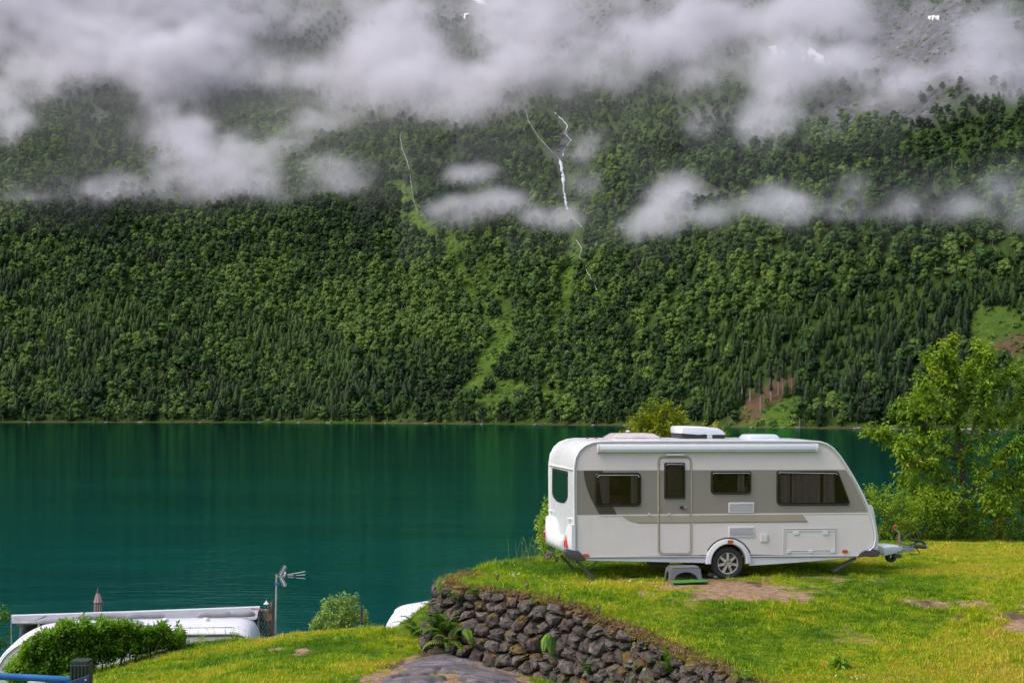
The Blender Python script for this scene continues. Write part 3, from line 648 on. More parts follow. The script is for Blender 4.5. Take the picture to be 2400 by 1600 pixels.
def bare(X, Y, Z):
    px, py = pix(X, Y, Z); m = np.zeros(np.shape(px)); nz = fbm(X / .7, Y / .9, 4, 130) - .5; n2 = fbm(X / .16, Y / .2, 3, 134) - .5
    for (c, rx, ry, s) in BARE_PX:
        m = np.maximum(m, s * np.clip(1.3 - np.hypot((px - c[0]) / rx, (py - c[1]) / ry), 0, 1) / .8)
    d, wd, ins = terr_dist(X, Y)
    m = np.clip(m * 1.05 + 2.2 * nz * (m > .02) + 1.7 * n2 * (m > .02), 0, 1)
    m = np.maximum(m, np.clip(ss(.70, .80, fbm(X / .9, Y / 1.2, 3, 140) + .5 * n2) * .45, 0, 1))
    edge = np.where(ins, 1 - ss(.03, .28, wd + .5 * n2), 0); m = np.maximum(m, edge)
    m = np.maximum(m, np.where((~ins) & (wd < 1.2), 1, 0) * 1.0 * (np.abs(d) < .45))
    rp = [(a, b) for a, b in ROCKPOLY]; inr = inpoly(px, py, [(820, 1700), (840, 1590), (900, 1560), (960, 1538), (1020, 1516), (1070, 1508), (1125, 1520), (1185, 1552), (1240, 1580), (1320, 1700)])
    m = np.maximum(m, np.where(inr & ~ins, np.clip(.9 + 1.2 * n2, 0, 1), 0)); return m
def ground_mat():
    m, t, out = newmat('lawn_soil'); g = geo(t); p = N(t, 'ShaderNodeBsdfPrincipled'); p.inputs['Roughness'].default_value = .9; p.inputs['Specular IOR Level'].default_value = .15
    n1 = noise(t, 9, 6, .7, g); n2 = noise(t, 1.1, 4, .6, g)
    gr = ramp(t, n2.outputs[0], [(.3, (.07, .11, .008)), (.5, (.12, .15, .010)), (.7, (.17, .16, .015))])
    so = ramp(t, n1.outputs[0], [(.25, (.07, .045, .03)), (.5, (.24, .155, .095)), (.72, (.40, .27, .17))])
    at_ = N(t, 'ShaderNodeAttribute', attribute_name='bare'); f = ramp(t, at_.outputs['Fac'], [(.3, 0), (.7, 1)])
    c = mixc(t, f.outputs[0], gr.outputs[0], so.outputs[0])
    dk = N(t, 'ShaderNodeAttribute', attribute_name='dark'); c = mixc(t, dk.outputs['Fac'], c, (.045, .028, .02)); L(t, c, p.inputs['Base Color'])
    b = N(t, 'ShaderNodeBump'); b.inputs['Strength'].default_value = .7; b.inputs['Distance'].default_value = .03; n3 = noise(t, 30, 5, .7, g); L(t, n3.outputs[0], b.inputs['Height']); L(t, b.outputs[0], p.inputs['Normal'])
    L(t, p.outputs[0], out.inputs[0]); return m
gxs = np.unique(np.concatenate([np.arange(-45, -14, 1.0), np.arange(-14, -3, .16), np.arange(-3, 6, .07), np.arange(6, 16, .14), np.arange(16, 60, 1.2)]))
gys = np.unique(np.concatenate([np.arange(1, 19, .8), np.arange(19, 33, .08), np.arange(33, 40, .2), np.arange(40, 70, 1.)]))
GX, GY = np.meshgrid(gxs, gys); GZ = groundz(GX, GY); d_, wd_, in_ = terr_dist(GX, GY)
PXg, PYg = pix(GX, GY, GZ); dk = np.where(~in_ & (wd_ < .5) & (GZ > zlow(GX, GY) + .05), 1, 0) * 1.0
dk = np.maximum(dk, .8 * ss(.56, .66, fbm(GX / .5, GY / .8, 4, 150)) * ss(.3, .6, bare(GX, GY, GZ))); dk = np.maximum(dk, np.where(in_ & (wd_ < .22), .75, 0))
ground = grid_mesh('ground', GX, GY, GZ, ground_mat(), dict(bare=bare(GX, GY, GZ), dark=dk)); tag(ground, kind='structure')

# bedrock outcrop at the foot of the wall
M_bed = None
def bed_mat():
    m, t, out = newmat('bedrock'); g = geo(t); p = N(t, 'ShaderNodeBsdfPrincipled'); p.inputs['Roughness'].default_value = .75
    mp = N(t, 'ShaderNodeMapping'); L(t, g, mp.inputs[0]); mp.inputs['Rotation'].default_value = (0, 0, .5); mp.inputs['Scale'].default_value = (.7, 2.6, 2)
    n1 = noise(t, 2.2, 8, .7, mp.outputs[0]); n2 = noise(t, 9, 6, .75, g)
    a = ramp(t, n1.outputs[0], [(.3, (.035, .029, .032)), (.5, (.095, .080, .086)), (.68, (.18, .155, .155))]); b_ = ramp(t, n2.outputs[0], [(.6, 0), (.72, .75)])
    c = mixc(t, b_.outputs[0], a.outputs[0], (.38, .40, .33)); n4 = noise(t, 1.2, 5, .7, g); b4 = ramp(t, n4.outputs[0], [(.58, 0), (.66, .7)]); c = mixc(t, b4.outputs[0], c, (.22, .14, .09)); L(t, c, p.inputs['Base Color'])
    bp = N(t, 'ShaderNodeBump'); bp.inputs['Strength'].default_value = .9; bp.inputs['Distance'].default_value = .05; L(t, n1.outputs[0], bp.inputs['Height']); L(t, bp.outputs[0], p.inputs['Normal'])
    L(t, p.outputs[0], out.inputs[0]); return m
bx_, by_ = np.meshgrid(np.arange(-3.6, 1.2, .05), np.arange(21.6, 28, .05)); bz_ = groundz(bx_, by_); bpx, bpy_ = pix(bx_, by_, bz_)
ridge = fbm((bx_ * .88 + by_ * .47) * .8, (by_ * .88 - bx_ * .47) * 2.4, 5, 160) - .5
ins_ = inpoly(bpx + 60 * (fbm(bx_ / .3, by_ / .3, 3, 170) - .5), bpy_ + 20 * (fbm(bx_ / .3, by_ / .3, 3, 175) - .5), ROCKPOLY)
# soft membership by distance to the outline
dd_ = seg_dist(bpx, bpy_, ROCKPOLY); memb = np.where(ins_, ss(0, 26, dd_), -.4)
hole = ss(.56, .62, fbm(bx_ / .5, by_ / .35, 3, 180)) * .12
bedz = np.minimum(bz_, zlow(bx_, by_)) + .07 * memb + .13 * ridge * (memb > 0) - hole * (memb > 0) - .012
bed = grid_mesh('bedrock', bx_, by_, bedz, bed_mat()); tag(bed, kind='structure')

# ------------------------------------------------------------------ grass
M_grass = foliage('grass_blades', [(.08, .18, .004), (.17, .30, .006), (.29, .40, .008), (.44, .43, .011), (.50, .40, .05)], .5, .3, 2.2, .45, .22)
def clump(seed, nb=16, h=.05, spread=.09, wdt=.006, lean=.5):
    r = np.random.RandomState(seed); V = []; Fc = []
    for k in range(nb):
        c = np.array([*(r.randn(2) * spread * .5), -.01]); a = r.rand() * 6.28; hh = h * r.uniform(.5, 1.3); le = lean * hh * r.uniform(.2, 1.4)
        d = np.array([math.cos(a), math.sin(a), 0]); b = a + 1.57 + r.randn() * .5; s = np.array([math.cos(b), math.sin(b), 0]) * wdt * r.uniform(.7, 1.3)
        n = len(V); V += [c - s, c + s, c + d * le * .4 + [0, 0, hh * .6] + s * .7, c + d * le * .4 + [0, 0, hh * .6] - s * .7, c + d * le + [0, 0, hh]]
        Fc += [(n, n + 1, n + 2), (n, n + 2, n + 3), (n + 3, n + 2, n + 4)]
    return raw_mesh('grass_clump', np.array(V), 3, np.array(Fc), M_grass)
GC = [clump(k, 22, .038, .09, .0045) for k in range(5)] + [clump(10 + k, 16, .09, .07, .005, .6) for k in range(3)] + [clump(20 + k, 14, .022, .10, .013, 1.6) for k in range(2)]
def grass(name, x0, x1, y0, y1, dens, test, label, tall=.04):
    r = np.random.RandomState(int(abs(x0) * 10 + y0)); n = int((x1 - x0) * (y1 - y0) * dens); X = r.uniform(x0, x1, n); Y = r.uniform(y0, y1, n); Z = groundz(X, Y)
    m = test(X, Y, Z); X, Y, Z = X[m], Y[m], Z[m]; b = bare(X, Y, Z); px, py = pix(X, Y, Z)
    m = (px > -120) & (px < 2520) & (py < 1720) & (r.rand(len(X)) > b * 1.2 - .04); X, Y, Z, b = X[m], Y[m], Z[m], b[m]; n = len(X)
    lush = fbm(X / 1.3, Y / 1.3, 3, 190); tl = (r.rand(n) < tall * (lush > .48)) | (r.rand(n) < tall * .2); d, wd, ins = terr_dist(X, Y); tl |= (np.abs(d) < .3) & (r.rand(n) < .35)
    I = np.where(tl, 5 + r.randint(0, 3, n), r.randint(0, 5, n)); I = np.where((r.rand(n) < .05 + .12 * (fbm(X / .6, Y / .6, 2, 195) > .6)) & ~tl, 8 + r.randint(0, 2, n), I); Sx = r.uniform(.7, 1.25, n) * (.6 + .8 * lush) * np.where(b > .3, .75, 1)
    o = scatter(name, np.stack([X, Y, Z], 1), Sx, r.rand(n) * 6.28, I, GC, rot=r.randn(n, 2) * .12); tag(o, label, 'grass', kind='stuff'); return o
def t_up(X, Y, Z):
    d, wd, ins = terr_dist(X, Y); return ins & (wd > .06)
def t_low(X, Y, Z):
    d, wd, ins = terr_dist(X, Y); px, py = pix(X, Y, Z)
    rk = inpoly(px, py, ROCKPOLY) & ~((np.random.RandomState(5).rand(len(X)) < .9) & (fbm(X / .5, Y / .35, 3, 180) > .58))
    return (~ins) & (d > .32) & ~rk & (Y < 33.5) & (X < 3)
if not globals().get('NOGRASS'):
    grass('terrace_grass', -1.7, 14.6, 19.5, 38.4, 430, t_up, 'yellow green lawn on the terrace round the white caravan', .05)
    grass('lower_grass', -11.5, 2.6, 22.2, 33, 460, t_low, 'yellow green lawn sloping below the stone wall', .07)
# white clover heads in the terrace lawn
r = np.random.RandomState(77); V = []; Fc = []; n = 0
cl = [(1125, 1362, 40, 7, 26), (1190, 1352, 50, 6, 20), (1330, 1375, 60, 10, 8), (1160, 1335, 60, 6, 12), (1990, 1592, 40, 8, 5), (1500, 1370, 40, 10, 6), (1500, 1560, 30, 16, 5), (900, 1600, 60, 30, 2)]
for (a, b, c, d, k) in cl:
    for _ in range(k):
        px, py = a + r.randn() * c * .5, b + r.randn() * d * .5; Yc = 26.
        for _i in range(12): X = (px - CX) / F * Yc; Z = gz(X, Yc); Yc = (CAMZ - Z) * F / (py - YH)
        if not inpoly(np.array([X]), np.array([Yc]), TERR)[0]: continue
        v = ICO0[0] * .011 * np.array([1, 1, .8]) + np.array([X, Yc, Z + .06]); V.append(v); Fc.append(ICO0[1] + n); n += 12
if V: tag(link('clover_flowers', raw_mesh('clover_flowers', np.concatenate(V), 3, np.concatenate(Fc)), paint('clover_white', (.75, .75, .68), .8)), 'tiny white clover heads dotted in the terrace lawn', 'flowers', kind='stuff')

# ------------------------------------------------------------------ dry stone wall
def on_ground(px, py, Y0=26.):
    Yc = Y0
    for _ in range(25):
        X = (px - CX) / F * Yc; Z = gz(X, Yc); Yc = .5 * Yc + .5 * (CAMZ - Z) * F / (py - YH)
    return Vector(((px - CX) / F * Yc, Yc, Z))
def stone_mat(name, moss):
    m, t, out = newmat(name); g = geo(t); oi = N(t, 'ShaderNodeObjectInfo'); p = N(t, 'ShaderNodeBsdfPrincipled'); p.inputs['Roughness'].default_value = .82
    n1 = noise(t, 14, 7, .72, g); n2 = noise(t, 3.5, 4, .6, g)
    a = ramp(t, n1.outputs[0], [(.3, (.016, .013, .012)), (.5, (.050, .042, .038)), (.64, (.115, .100, .092)), (.78, (.34, .32, .29))])
    b = ramp(t, oi.outputs['Random'], [(0, (.62, .52, .46)), (.35, (.9, .82, .76)), (.7, (1.2, 1.14, 1.08)), (1, (1.7, 1.64, 1.6))]); c = mixc(t, 1.0, a.outputs[0], b.outputs[0], 'MULTIPLY')
    if moss:
        sp = N(t, 'ShaderNodeSeparateXYZ'); nn = N(t, 'ShaderNodeNewGeometry'); L(t, nn.outputs['Normal'], sp.inputs[0])
        ad = N(t, 'ShaderNodeMath', operation='MULTIPLY_ADD'); L(t, sp.outputs[2], ad.inputs[0]); ad.inputs[1].default_value = .22; L(t, n2.outputs[0], ad.inputs[2])
        mm = ramp(t, ad.outputs[0], [(.66 if moss < 1 else .56, 0), (.72 if moss < 1 else .66, 1)]); mc = ramp(t, n1.outputs[0], [(.35, (.035, .020, .004)), (.55, (.10, .062, .008)), (.72, (.22, .15, .012))]); c = mixc(t, mm.outputs[0], c, mc.outputs[0])
    L(t, c, p.inputs['Base Color']); bp = N(t, 'ShaderNodeBump'); bp.inputs['Strength'].default_value = .9; bp.inputs['Distance'].default_value = .025; L(t, n1.outputs[0], bp.inputs['Height']); L(t, bp.outputs[0], p.inputs['Normal'])
    L(t, p.outputs[0], out.inputs[0]); return m
M_stone = stone_mat('wall_stone', 0); M_stone_m = stone_mat('wall_stone_mossy', .6); M_stone_mm = stone_mat('wall_stone_heavy_moss', 1)
wroot = empty('stone_wall', (WALL[3][0], WALL[3][1], gz(-1.6, 26.3))); tag(wroot, 'dry stone retaining wall of dark mossy boulders holding up the terrace lawn', 'stone wall')
wp = np.array(WALL[:11]); wl = np.concatenate([[0], np.cumsum(np.linalg.norm(np.diff(wp, axis=0), axis=1))])
def wall_pt(s, h, out_):
    """s along, h fraction 0..1 of height, out_ metres proud"""
    s = np.clip(s, 0, wl[-1]); x = np.interp(s, wl, wp[:, 0]); y = np.interp(s, wl, wp[:, 1]); e = .35
    tx = np.interp(np.clip(s + e, 0, wl[-1]), wl, wp[:, 0]) - np.interp(np.clip(s - e, 0, wl[-1]), wl, wp[:, 0]); ty = np.interp(np.clip(s + e, 0, wl[-1]), wl, wp[:, 1]) - np.interp(np.clip(s - e, 0, wl[-1]), wl, wp[:, 1])
    l = np.hypot(tx, ty); nx, ny = ty / l, -tx / l        # outward normal (towards lower lawn)
    if callable(None) : pass
    return x, y, nx, ny
def wall_xyz(s, hz, o):
    x, y, nx, ny = wall_pt(s, 0, 0); zt = ztop(x, y) - .02; lean = .26
    # hz: metres below the top
    return np.stack([x + nx * (o + hz * lean), y + ny * (o + hz * lean), zt - hz], -1)
xm, ym, nxm, nym = wall_pt(np.array([wl[3] + .3]), 0, 0)
sgn = 1 if (nxm[0] * -1 + nym[0] * -.5) > 0 else -1
if sgn < 0:
    _o = wall_pt
    def wall_pt(s, h, out_):
        x, y, nx, ny = _o(s, h, out_); return x, y, -nx, -ny
r = np.random.RandomState(21); seeds = []
h = .0; ghosts = []
while h < 1.75:
    rh = r.uniform(.15, .23); s = r.uniform(-.1, .1)
    while s < wl[-1]:
        wdt = r.uniform(.15, .40); seeds.append((s + wdt / 2, h + rh / 2 + r.uniform(-.085, .085) * (h > .05), wdt)); s += wdt
        if h == 0: seeds.append((s - wdt / 2, -.12 + r.uniform(-.03, .03), -1))
    h += rh
seeds = np.array(seeds); AN = 1.25; seeds = seeds[(seeds[:, 2] < 0) | (r.rand(len(seeds)) > .17)]
sz_ = np.stack([seeds[:, 0], seeds[:, 1] * AN], 1)
def clip_poly(poly, p, q):
    mx, my = (p + q) / 2; nx, ny = q - p; outp = []
    for i in range(len(poly)):
        a = poly[i]; b = poly[(i + 1) % len(poly)]; da = (a[0] - mx) * nx + (a[1] - my) * ny; db = (b[0] - mx) * nx + (b[1] - my) * ny
        if da <= 0: outp.append(a)
        if (da < 0) != (db < 0): t = da / (da - db); outp.append((a[0] + (b[0] - a[0]) * t, a[1] + (b[1] - a[1]) * t))
    return outp
cnt = 0
for i, p in enumerate(sz_):
    if p[0] < -.05 or p[0] > wl[-1] + .05 or seeds[i, 2] < 0: continue
    dd = np.linalg.norm(sz_ - p, axis=1); nb = np.argsort(dd)[1:14]
    poly = [(p[0] - .5, p[1] - .5), (p[0] + .5, p[1] - .5), (p[0] + .5, p[1] + .5), (p[0] - .5, p[1] + .5)]
    for j in nb: poly = clip_poly(poly, p, sz_[j])
    poly = np.array(poly)
    if len(poly) < 3: continue
    c = poly.mean(0); poly = c + (poly - c)
    # drop tiny edges, subdivide long ones so that outlines read as rounded rubble
    q = [];
    for k in range(len(poly)):
        a, b = poly[k], poly[(k + 1) % len(poly)]; l = np.linalg.norm(b - a)
        if l < .04: continue
        q.append(a * .9 + b * .1); q.append(a * .5 + b * .5 + (r.randn(2) * .014)); q.append(a * .1 + b * .9)
    q = np.array(q)
    if len(q) < 5: continue
    gap = .012 + .012 * r.rand(); ln = np.linalg.norm(q - c, axis=1, keepdims=True); q = c + (q - c) * np.clip(1 - gap / ln, .5, 1)
    size = ln.mean(); pr = r.uniform(.0, .10); top = c[1] / AN
    x_, y_, _, _ = wall_pt(np.array([c[0]]), 0, 0); zb = float(zlow(x_ - .4, y_ - .2)[0]); zc = float(ztop(x_, y_)[0]) - top
    if zc < zb - .22: continue
    rings = [(1.0, -.16), (1.03, .0), (.93, .055), (.68, .10 + .03 * r.rand())]; V = []; nn = len(q); tilt = r.randn(2) * .16
    for sc, o in rings:
        rr = c + (q - c) * sc + (0 if sc > 1 else r.randn(nn, 2) * .014); rel = (rr - c)
        o2 = pr + o * (.6 + size * 2.0) + (rel @ tilt) * (1 if o > 0 else 0) + (r.randn(nn) * .011 if o > 0 else 0); V.append(wall_xyz(rr[:, 0], rr[:, 1] / AN, o2))
    V.append(wall_xyz(c[None, 0], c[None, 1] / AN, np.array([pr + .15 * (.6 + size * 2.0)]))); V = np.concatenate(V)
    Fc = []
    for a in range(3):
        for k in range(nn): Fc.append((a * nn + k, a * nn + (k + 1) % nn, (a + 1) * nn + (k + 1) % nn, (a + 1) * nn + k))
    for k in range(nn): Fc.append((3 * nn + k, 3 * nn + (k + 1) % nn, 4 * nn))
    cc = V.mean(0); me = bpy.data.meshes.new('stone'); me.from_pydata((V - cc).tolist(), [], Fc); smooth(me, 24)
    rm = r.rand(); prog = c[0] / wl[-1]; mt = M_stone_mm if rm < .03 + .13 * prog else M_stone_m if rm < .35 + .4 * prog else M_stone
    o = link('stone', me, mt); o.parent = wroot; o.location = Vector(cc) - wroot.location; cnt += 1
print('stones', cnt)
# crumbly soil, roots and moss along the top of the wall
M_turf = paint('turf_soil', (.085, .042, .024), .95, var=.5, vscale=9, bump=1, bscale=25, dirt=((.30, .24, .02), 3.0, .9))
V = []; Fc = []; n = 0; r = np.random.RandomState(31)
for k in range(2600):
    s = r.uniform(0, wl[-1]); hh = abs(r.randn()) * .055 - .05; P = wall_xyz(np.array([s]), np.array([hh]), np.array([r.uniform(-.14, .13)]))[0]
    v = ICO0[0] * (1 + .25 * r.randn(12, 1)) * np.array([1.3, 1, .55]) * r.uniform(.010, .040) * (.6 + .8 * (math.sin(s * 5) > 0)) + P; V.append(v); Fc.append(ICO0[1] + n); n += 12
o = link('turf_edge', raw_mesh('turf_edge', np.concatenate(V), 3, np.concatenate(Fc)), M_turf, wroot); tag(o, kind='stuff'); o.location = -wroot.location

# dry straw tufts hanging over the wall edge
M_straw = foliage('straw', [(.10, .055, .02), (.22, .13, .05), (.32, .24, .07), (.30, .33, .03)], 1.2, .3, 5., .9)
DC = []
for k in range(3):
    me = clump(40 + k, 22, .05, .09, .004, 1.1); me.materials.clear(); me.materials.append(M_straw); DC.append(me)
r = np.random.RandomState(33); n = 2600; s_ = r.uniform(0, wl[-1], n); hz_ = np.abs(r.randn(n)) * .05 - .04; P_ = wall_xyz(s_, hz_, r.uniform(-.22, .10, n))
x_, y_, nx_a, ny_a = wall_pt(s_, 0, 0)
o = scatter('dry_grass', P_, r.uniform(.5, 1.3, n), r.rand(n) * 6.28, r.randint(0, 3, n), DC, rot=r.randn(n, 2) * .5); tag(o, 'brown and straw coloured dry grass along the top edge of the stone wall', 'grass', kind='stuff')
# ------------------------------------------------------------------ the white caravan
M_side = paint('caravan_side', (.62, .575, .55), .32, var=.035, vscale=1.5, coat=.2, dirt=((.40, .36, .31), 2.2, .22))
M_white = paint('caravan_white', (.60, .62, .645), .28, var=.03, vscale=1.5, coat=.3, dirt=((.38, .38, .36), 1.8, .22))
M_trim = paint('trim_white', (.58, .58, .585), .35, var=.03)
M_band = paint('band_taupe', (.225, .205, .178), .3, var=.05, vscale=.8, coat=.2)
M_brown = paint('band_dark', (.050, .042, .030), .3, var=.05, coat=.2)
M_khaki = paint('stripe_khaki', (.32, .285, .215), .35, var=.04)
M_frame = paint('window_frame_dark', (.016, .010, .010), .25, var=.1, coat=.3)
M_doorfr = paint('door_frame_beige', (.36, .32, .25), .4, var=.05)
M_line = paint('seam_dark', (.10, .09, .08), .6)
M_black = paint('black_plastic', (.02, .02, .022), .5, var=.15, vscale=6)
M_dgrey = paint('dark_grey_plastic', (.055, .05, .052), .45, var=.12, vscale=5)
M_steel = paint('galvanised', (.42, .43, .44), .35, metal=.8, var=.15, vscale=9)
M_alloy = paint('alloy', (.62, .58, .54), .3, metal=.6, var=.06)
M_tyre = paint('rubber', (.022, .019, .019), .75, var=.2, vscale=6, bump=.3)
M_red = paint('red_lens', (.55, .008, .012), .15, var=.15, coat=.8)
M_lens = paint('pale_lens', (.75, .45, .42), .15, coat=.8)
M_amber = paint('amber_lens', (.50, .075, .015), .2, var=.15, coat=.6)
M_inside = paint('interior_dark', (.09, .055, .05), .7, var=.5, vscale=2.5)
M_wood = paint('interior_wood', (.28, .12, .09), .4, var=.3, vscale=4)
M_curt = paint('curtain', (.78, .78, .82), .9, var=.08)
M_dome = paint('dome_pinkish', (.47, .40, .385), .25, var=.05, coat=.4)
def glass(name, tint, refl=.12):
    m, t, out = newmat(name); g = N(t, 'ShaderNodeBsdfGlossy'); g.inputs['Roughness'].default_value = .03; g.inputs[0].default_value = (.8, .8, .8, 1)
    tr = N(t, 'ShaderNodeBsdfTransparent'); tr.inputs[0].default_value = rgba(tint); fr = N(t, 'ShaderNodeFresnel', i_IOR=1.5)
    n = noise(t, 3, 2, .5, objv(t)); b = N(t, 'ShaderNodeBump'); b.inputs['Strength'].default_value = .25; b.inputs['Distance'].default_value = .02; L(t, n.outputs[0], b.inputs['Height']); L(t, b.outputs[0], g.inputs['Normal'])
    mx = N(t, 'ShaderNodeMixShader'); L(t, fr.outputs[0], mx.inputs[0]); L(t, tr.outputs[0], mx.inputs[1]); L(t, g.outputs[0], mx.inputs[2]); L(t, mx.outputs[0], out.inputs[0]); return m
M_glass = glass('smoked_window', (.68, .62, .62)); M_glassd = glass('dark_window', (.10, .13, .12)); M_clear = glass('clear_plastic', (.8, .82, .85))

YW = 28.0; WX = (1706 - CX) / F * YW; AZ = R(10); TILT = R(.22); LW = 2.937
org = Vector((WX - math.cos(AZ) * LW, YW - math.sin(AZ) * LW, 0)); org.z = CAMZ - (1357 - YH) / F * YW
car = empty('caravan', org, (0, TILT, AZ)); tag(car, 'large white touring caravan with taupe side band standing on the terrace lawn', 'caravan')
CM = Matrix.Translation(org) @ Matrix.Rotation(AZ, 4, 'Z') @ Matrix.Rotation(TILT, 4, 'Y'); CMi = CM.inverted()
def side(px, py, y=0.):
    o = CMi @ Vector((0, 0, CAMZ)); d = CMi.to_3x3() @ Vector(((px - CX) / F, 1, -(py - YH) / F)); k = (y - o.y) / d.y; p = o + d * k; return p.x, p.z
def rear(px, py, x=0.):
    o = CMi @ Vector((0, 0, CAMZ)); d = CMi.to_3x3() @ Vector(((px - CX) / F, 1, -(py - YH) / F)); k = (x - o.x) / d.x; p = o + d * k; return p.y, p.z
def z1(pts): return [(1230 + .2615 * a, 960 + .2615 * b) for a, b in pts]
def z2(pts): return [(1650 + .2806 * a, 960 + .2806 * b) for a, b in pts]
def S_(pts, y=0.): return [side(a, b, y) for a, b in pts]
FN = lambda x, z, d: (x, d, z)
WID = 2.28
def plate(name, pts, y0, y1, mat, parent=car, bevel=0, sm=None):
    """prism whose outline is in the side plane, from depth y0 (outer) to y1"""
    return MB().prism(pts, y0, y1, FN).build(name, mat, parent, sm, bevel)
def rrect(x0, x1, za, zb, r, n=5):
    P = []
    for cx, cz, a0 in ((x1 - r, zb - r, 0), (x0 + r, zb - r, 90), (x0 + r, za + r, 180), (x1 - r, za + r, 270)):
        for k in range(n + 1): a = R(a0 + 90 * k / n); P.append((cx + r * math.cos(a), cz + r * math.sin(a)))
    return P
def roundpoly(P, r, n=4):
    out = []; m = len(P); rr = r if hasattr(r, '__len__') else [r] * m
    for i in range(m):
        p0, p, p2 = Vector(P[i - 1]), Vector(P[i]), Vector(P[(i + 1) % m]); a = (p0 - p); b = (p2 - p); l = min(rr[i], a.length * .45, b.length * .45); s = p + a.normalized() * l; e = p + b.normalized() * l
        for k in range(n + 1): t = k / n; q = s * (1 - t) ** 2 + p * 2 * t * (1 - t) + e * t * t; out.append((q.x, q.y))
    return out
def inset(P, d):
    n = len(P); A = sum(P[i][0] * P[(i + 1) % n][1] - P[(i + 1) % n][0] * P[i][1] for i in range(n)); sg = 1 if A > 0 else -1; out = []
    for i in range(n):
        a, b, c = Vector(P[i - 1]), Vector(P[i]), Vector(P[(i + 1) % n]); e1 = (b - a); e2 = (c - b)
        if e1.length < 1e-6: e1 = e2
        if e2.length < 1e-6: e2 = e1
        e1.normalize(); e2.normalize(); n1 = Vector((-e1.y, e1.x)) * sg; n2 = Vector((-e2.y, e2.x)) * sg; v = n1 + n2; v = v / max(v.length_squared, .5) * 2 * .5 * 2 / 2 if False else v.normalized() / max(.5, math.sqrt((1 + n1.dot(n2)) / 2)); out.append((b.x + v.x * d, b.y + v.y * d))
    return out
def holed(name, outer, holes, fn, mat, parent=car, thick=None):
    """flat sheet with holes, optional thickness via solidify-like copy of the hole rims"""
    bm = bmesh.new(); eds = []
    for lp in [outer] + holes:
        vs = [bm.verts.new(fn(a, b, 0)) for a, b in lp]; eds += [bm.edges.new((vs[i], vs[(i + 1) % len(vs)])) for i in range(len(vs))]
    bmesh.ops.triangle_fill(bm, use_beauty=True, use_dissolve=False, edges=eds)
    if thick:
        be = [e for e in bm.edges if len(e.link_faces) == 1]; g_ = bmesh.ops.extrude_edge_only(bm, edges=be); v0 = Vector(fn(0, 0, thick)) - Vector(fn(0, 0, 0))
        for v in [q for q in g_['geom'] if isinstance(q, bmesh.types.BMVert)]: v.co += v0
    me = bpy.data.meshes.new(name); bm.to_mesh(me); bm.free(); return link(name, me, mat, parent)
# profile (near side outline)
prof_px = [(1352, 1304), (1347, 1287), (1346, 1240), (1345.5, 1180), (1345, 1120), (1345.5, 1096), (1349, 1073), (1358, 1056), (1371, 1044.5), (1389, 1037), (1410, 1034.3), (1560, 1033.6), (1700, 1033.4), (1850, 1033.5), (1905, 1034),
           (1922, 1035.5), (1938, 1041), (1953, 1051), (1968, 1068), (1984, 1092), (2000, 1118), (2012, 1140), (2026, 1168), (2037, 1193), (2044, 1214), (2050, 1240), (2052, 1262), (2048, 1280), (2036, 1290), (2008, 1303)]
prof = S_(prof_px)
win1 = roundpoly(S_(z1([(628, 560), (1042, 560), (1042, 866), (628, 866)])), .09)
win2 = roundpoly(S_(z2([(55, 512), (393, 512), (393, 706), (55, 706)])), [.03, .03, .09, .09])
win3 = roundpoly(S_(z2([(604, 508), (1118, 508), (1218, 770), (1205, 798), (604, 798)])), [.03, .06, .12, .06, .1])
dwin = roundpoly(S_(z1([(1249, 472), (1436, 472), (1436, 797), (1249, 797)])), .03)
holes = [inset(q, .035) for q in (win1, win2, win3, dwin)]
MF = lambda x, z, d: (x, d, z)
_wc = side(1706.5, 1317.8); _zb = prof[0][1]; _rr = .36; _x = math.sqrt(_rr ** 2 - (_zb - _wc[1]) ** 2); _a0 = math.degrees(math.asin((_zb - _wc[1]) / _rr))
arch = [(_wc[0] + _rr * math.cos(R(a)), _wc[1] + _rr * math.sin(R(a))) for a in np.linspace(_a0, 180 - _a0, 22)]
holed('side_panel', prof + arch, holes, MF, M_side, thick=.03)
# body shell: roof, front, rear, floor as one skin, plus the far side
n = len(prof); mb = MB()
NS = 7
def crown(t): return .035 * (1 - (2 * t - 1) ** 2)
zmax = max(p[1] for p in prof)
for k in range(NS + 1):
    t = k / NS; y = .004 + (WID - .008) * t
    for x, z in prof:
        bulge = 0.05 * (1 - (2 * t - 1) ** 2) * (1 if x < .1 and z < 2.2 else 0)
        mb.v.append((x - bulge * 0, y, z + (crown(t) if z > zmax - .25 else 0)))
for k in range(NS):
    for i in range(n): mb.f.append((k * n + i, k * n + (i + 1) % n, (k + 1) * n + (i + 1) % n, (k + 1) * n + i))
mb.f.append(tuple(NS * n + i for i in range(n)))
# rear window opening: leave the rear faces, build window proud of the wall
mb.build('body', M_white, car, 40)
for y, nm in ((-.012, 'edge_rail'), (WID + .012, 'edge_rail')):
    m_ = MB(); pr_ = prof[1:-1]
    m_.tube([(x, y, z) for x, z in pr_], .019, 8); m_.tube([(inset(prof, .045)[i + 1][0], y * .5 if y < 0 else y - .006, inset(prof, .045)[i + 1][1]) for i in range(len(pr_))], .006, 6); m_.build(nm, M_trim, car, 60)
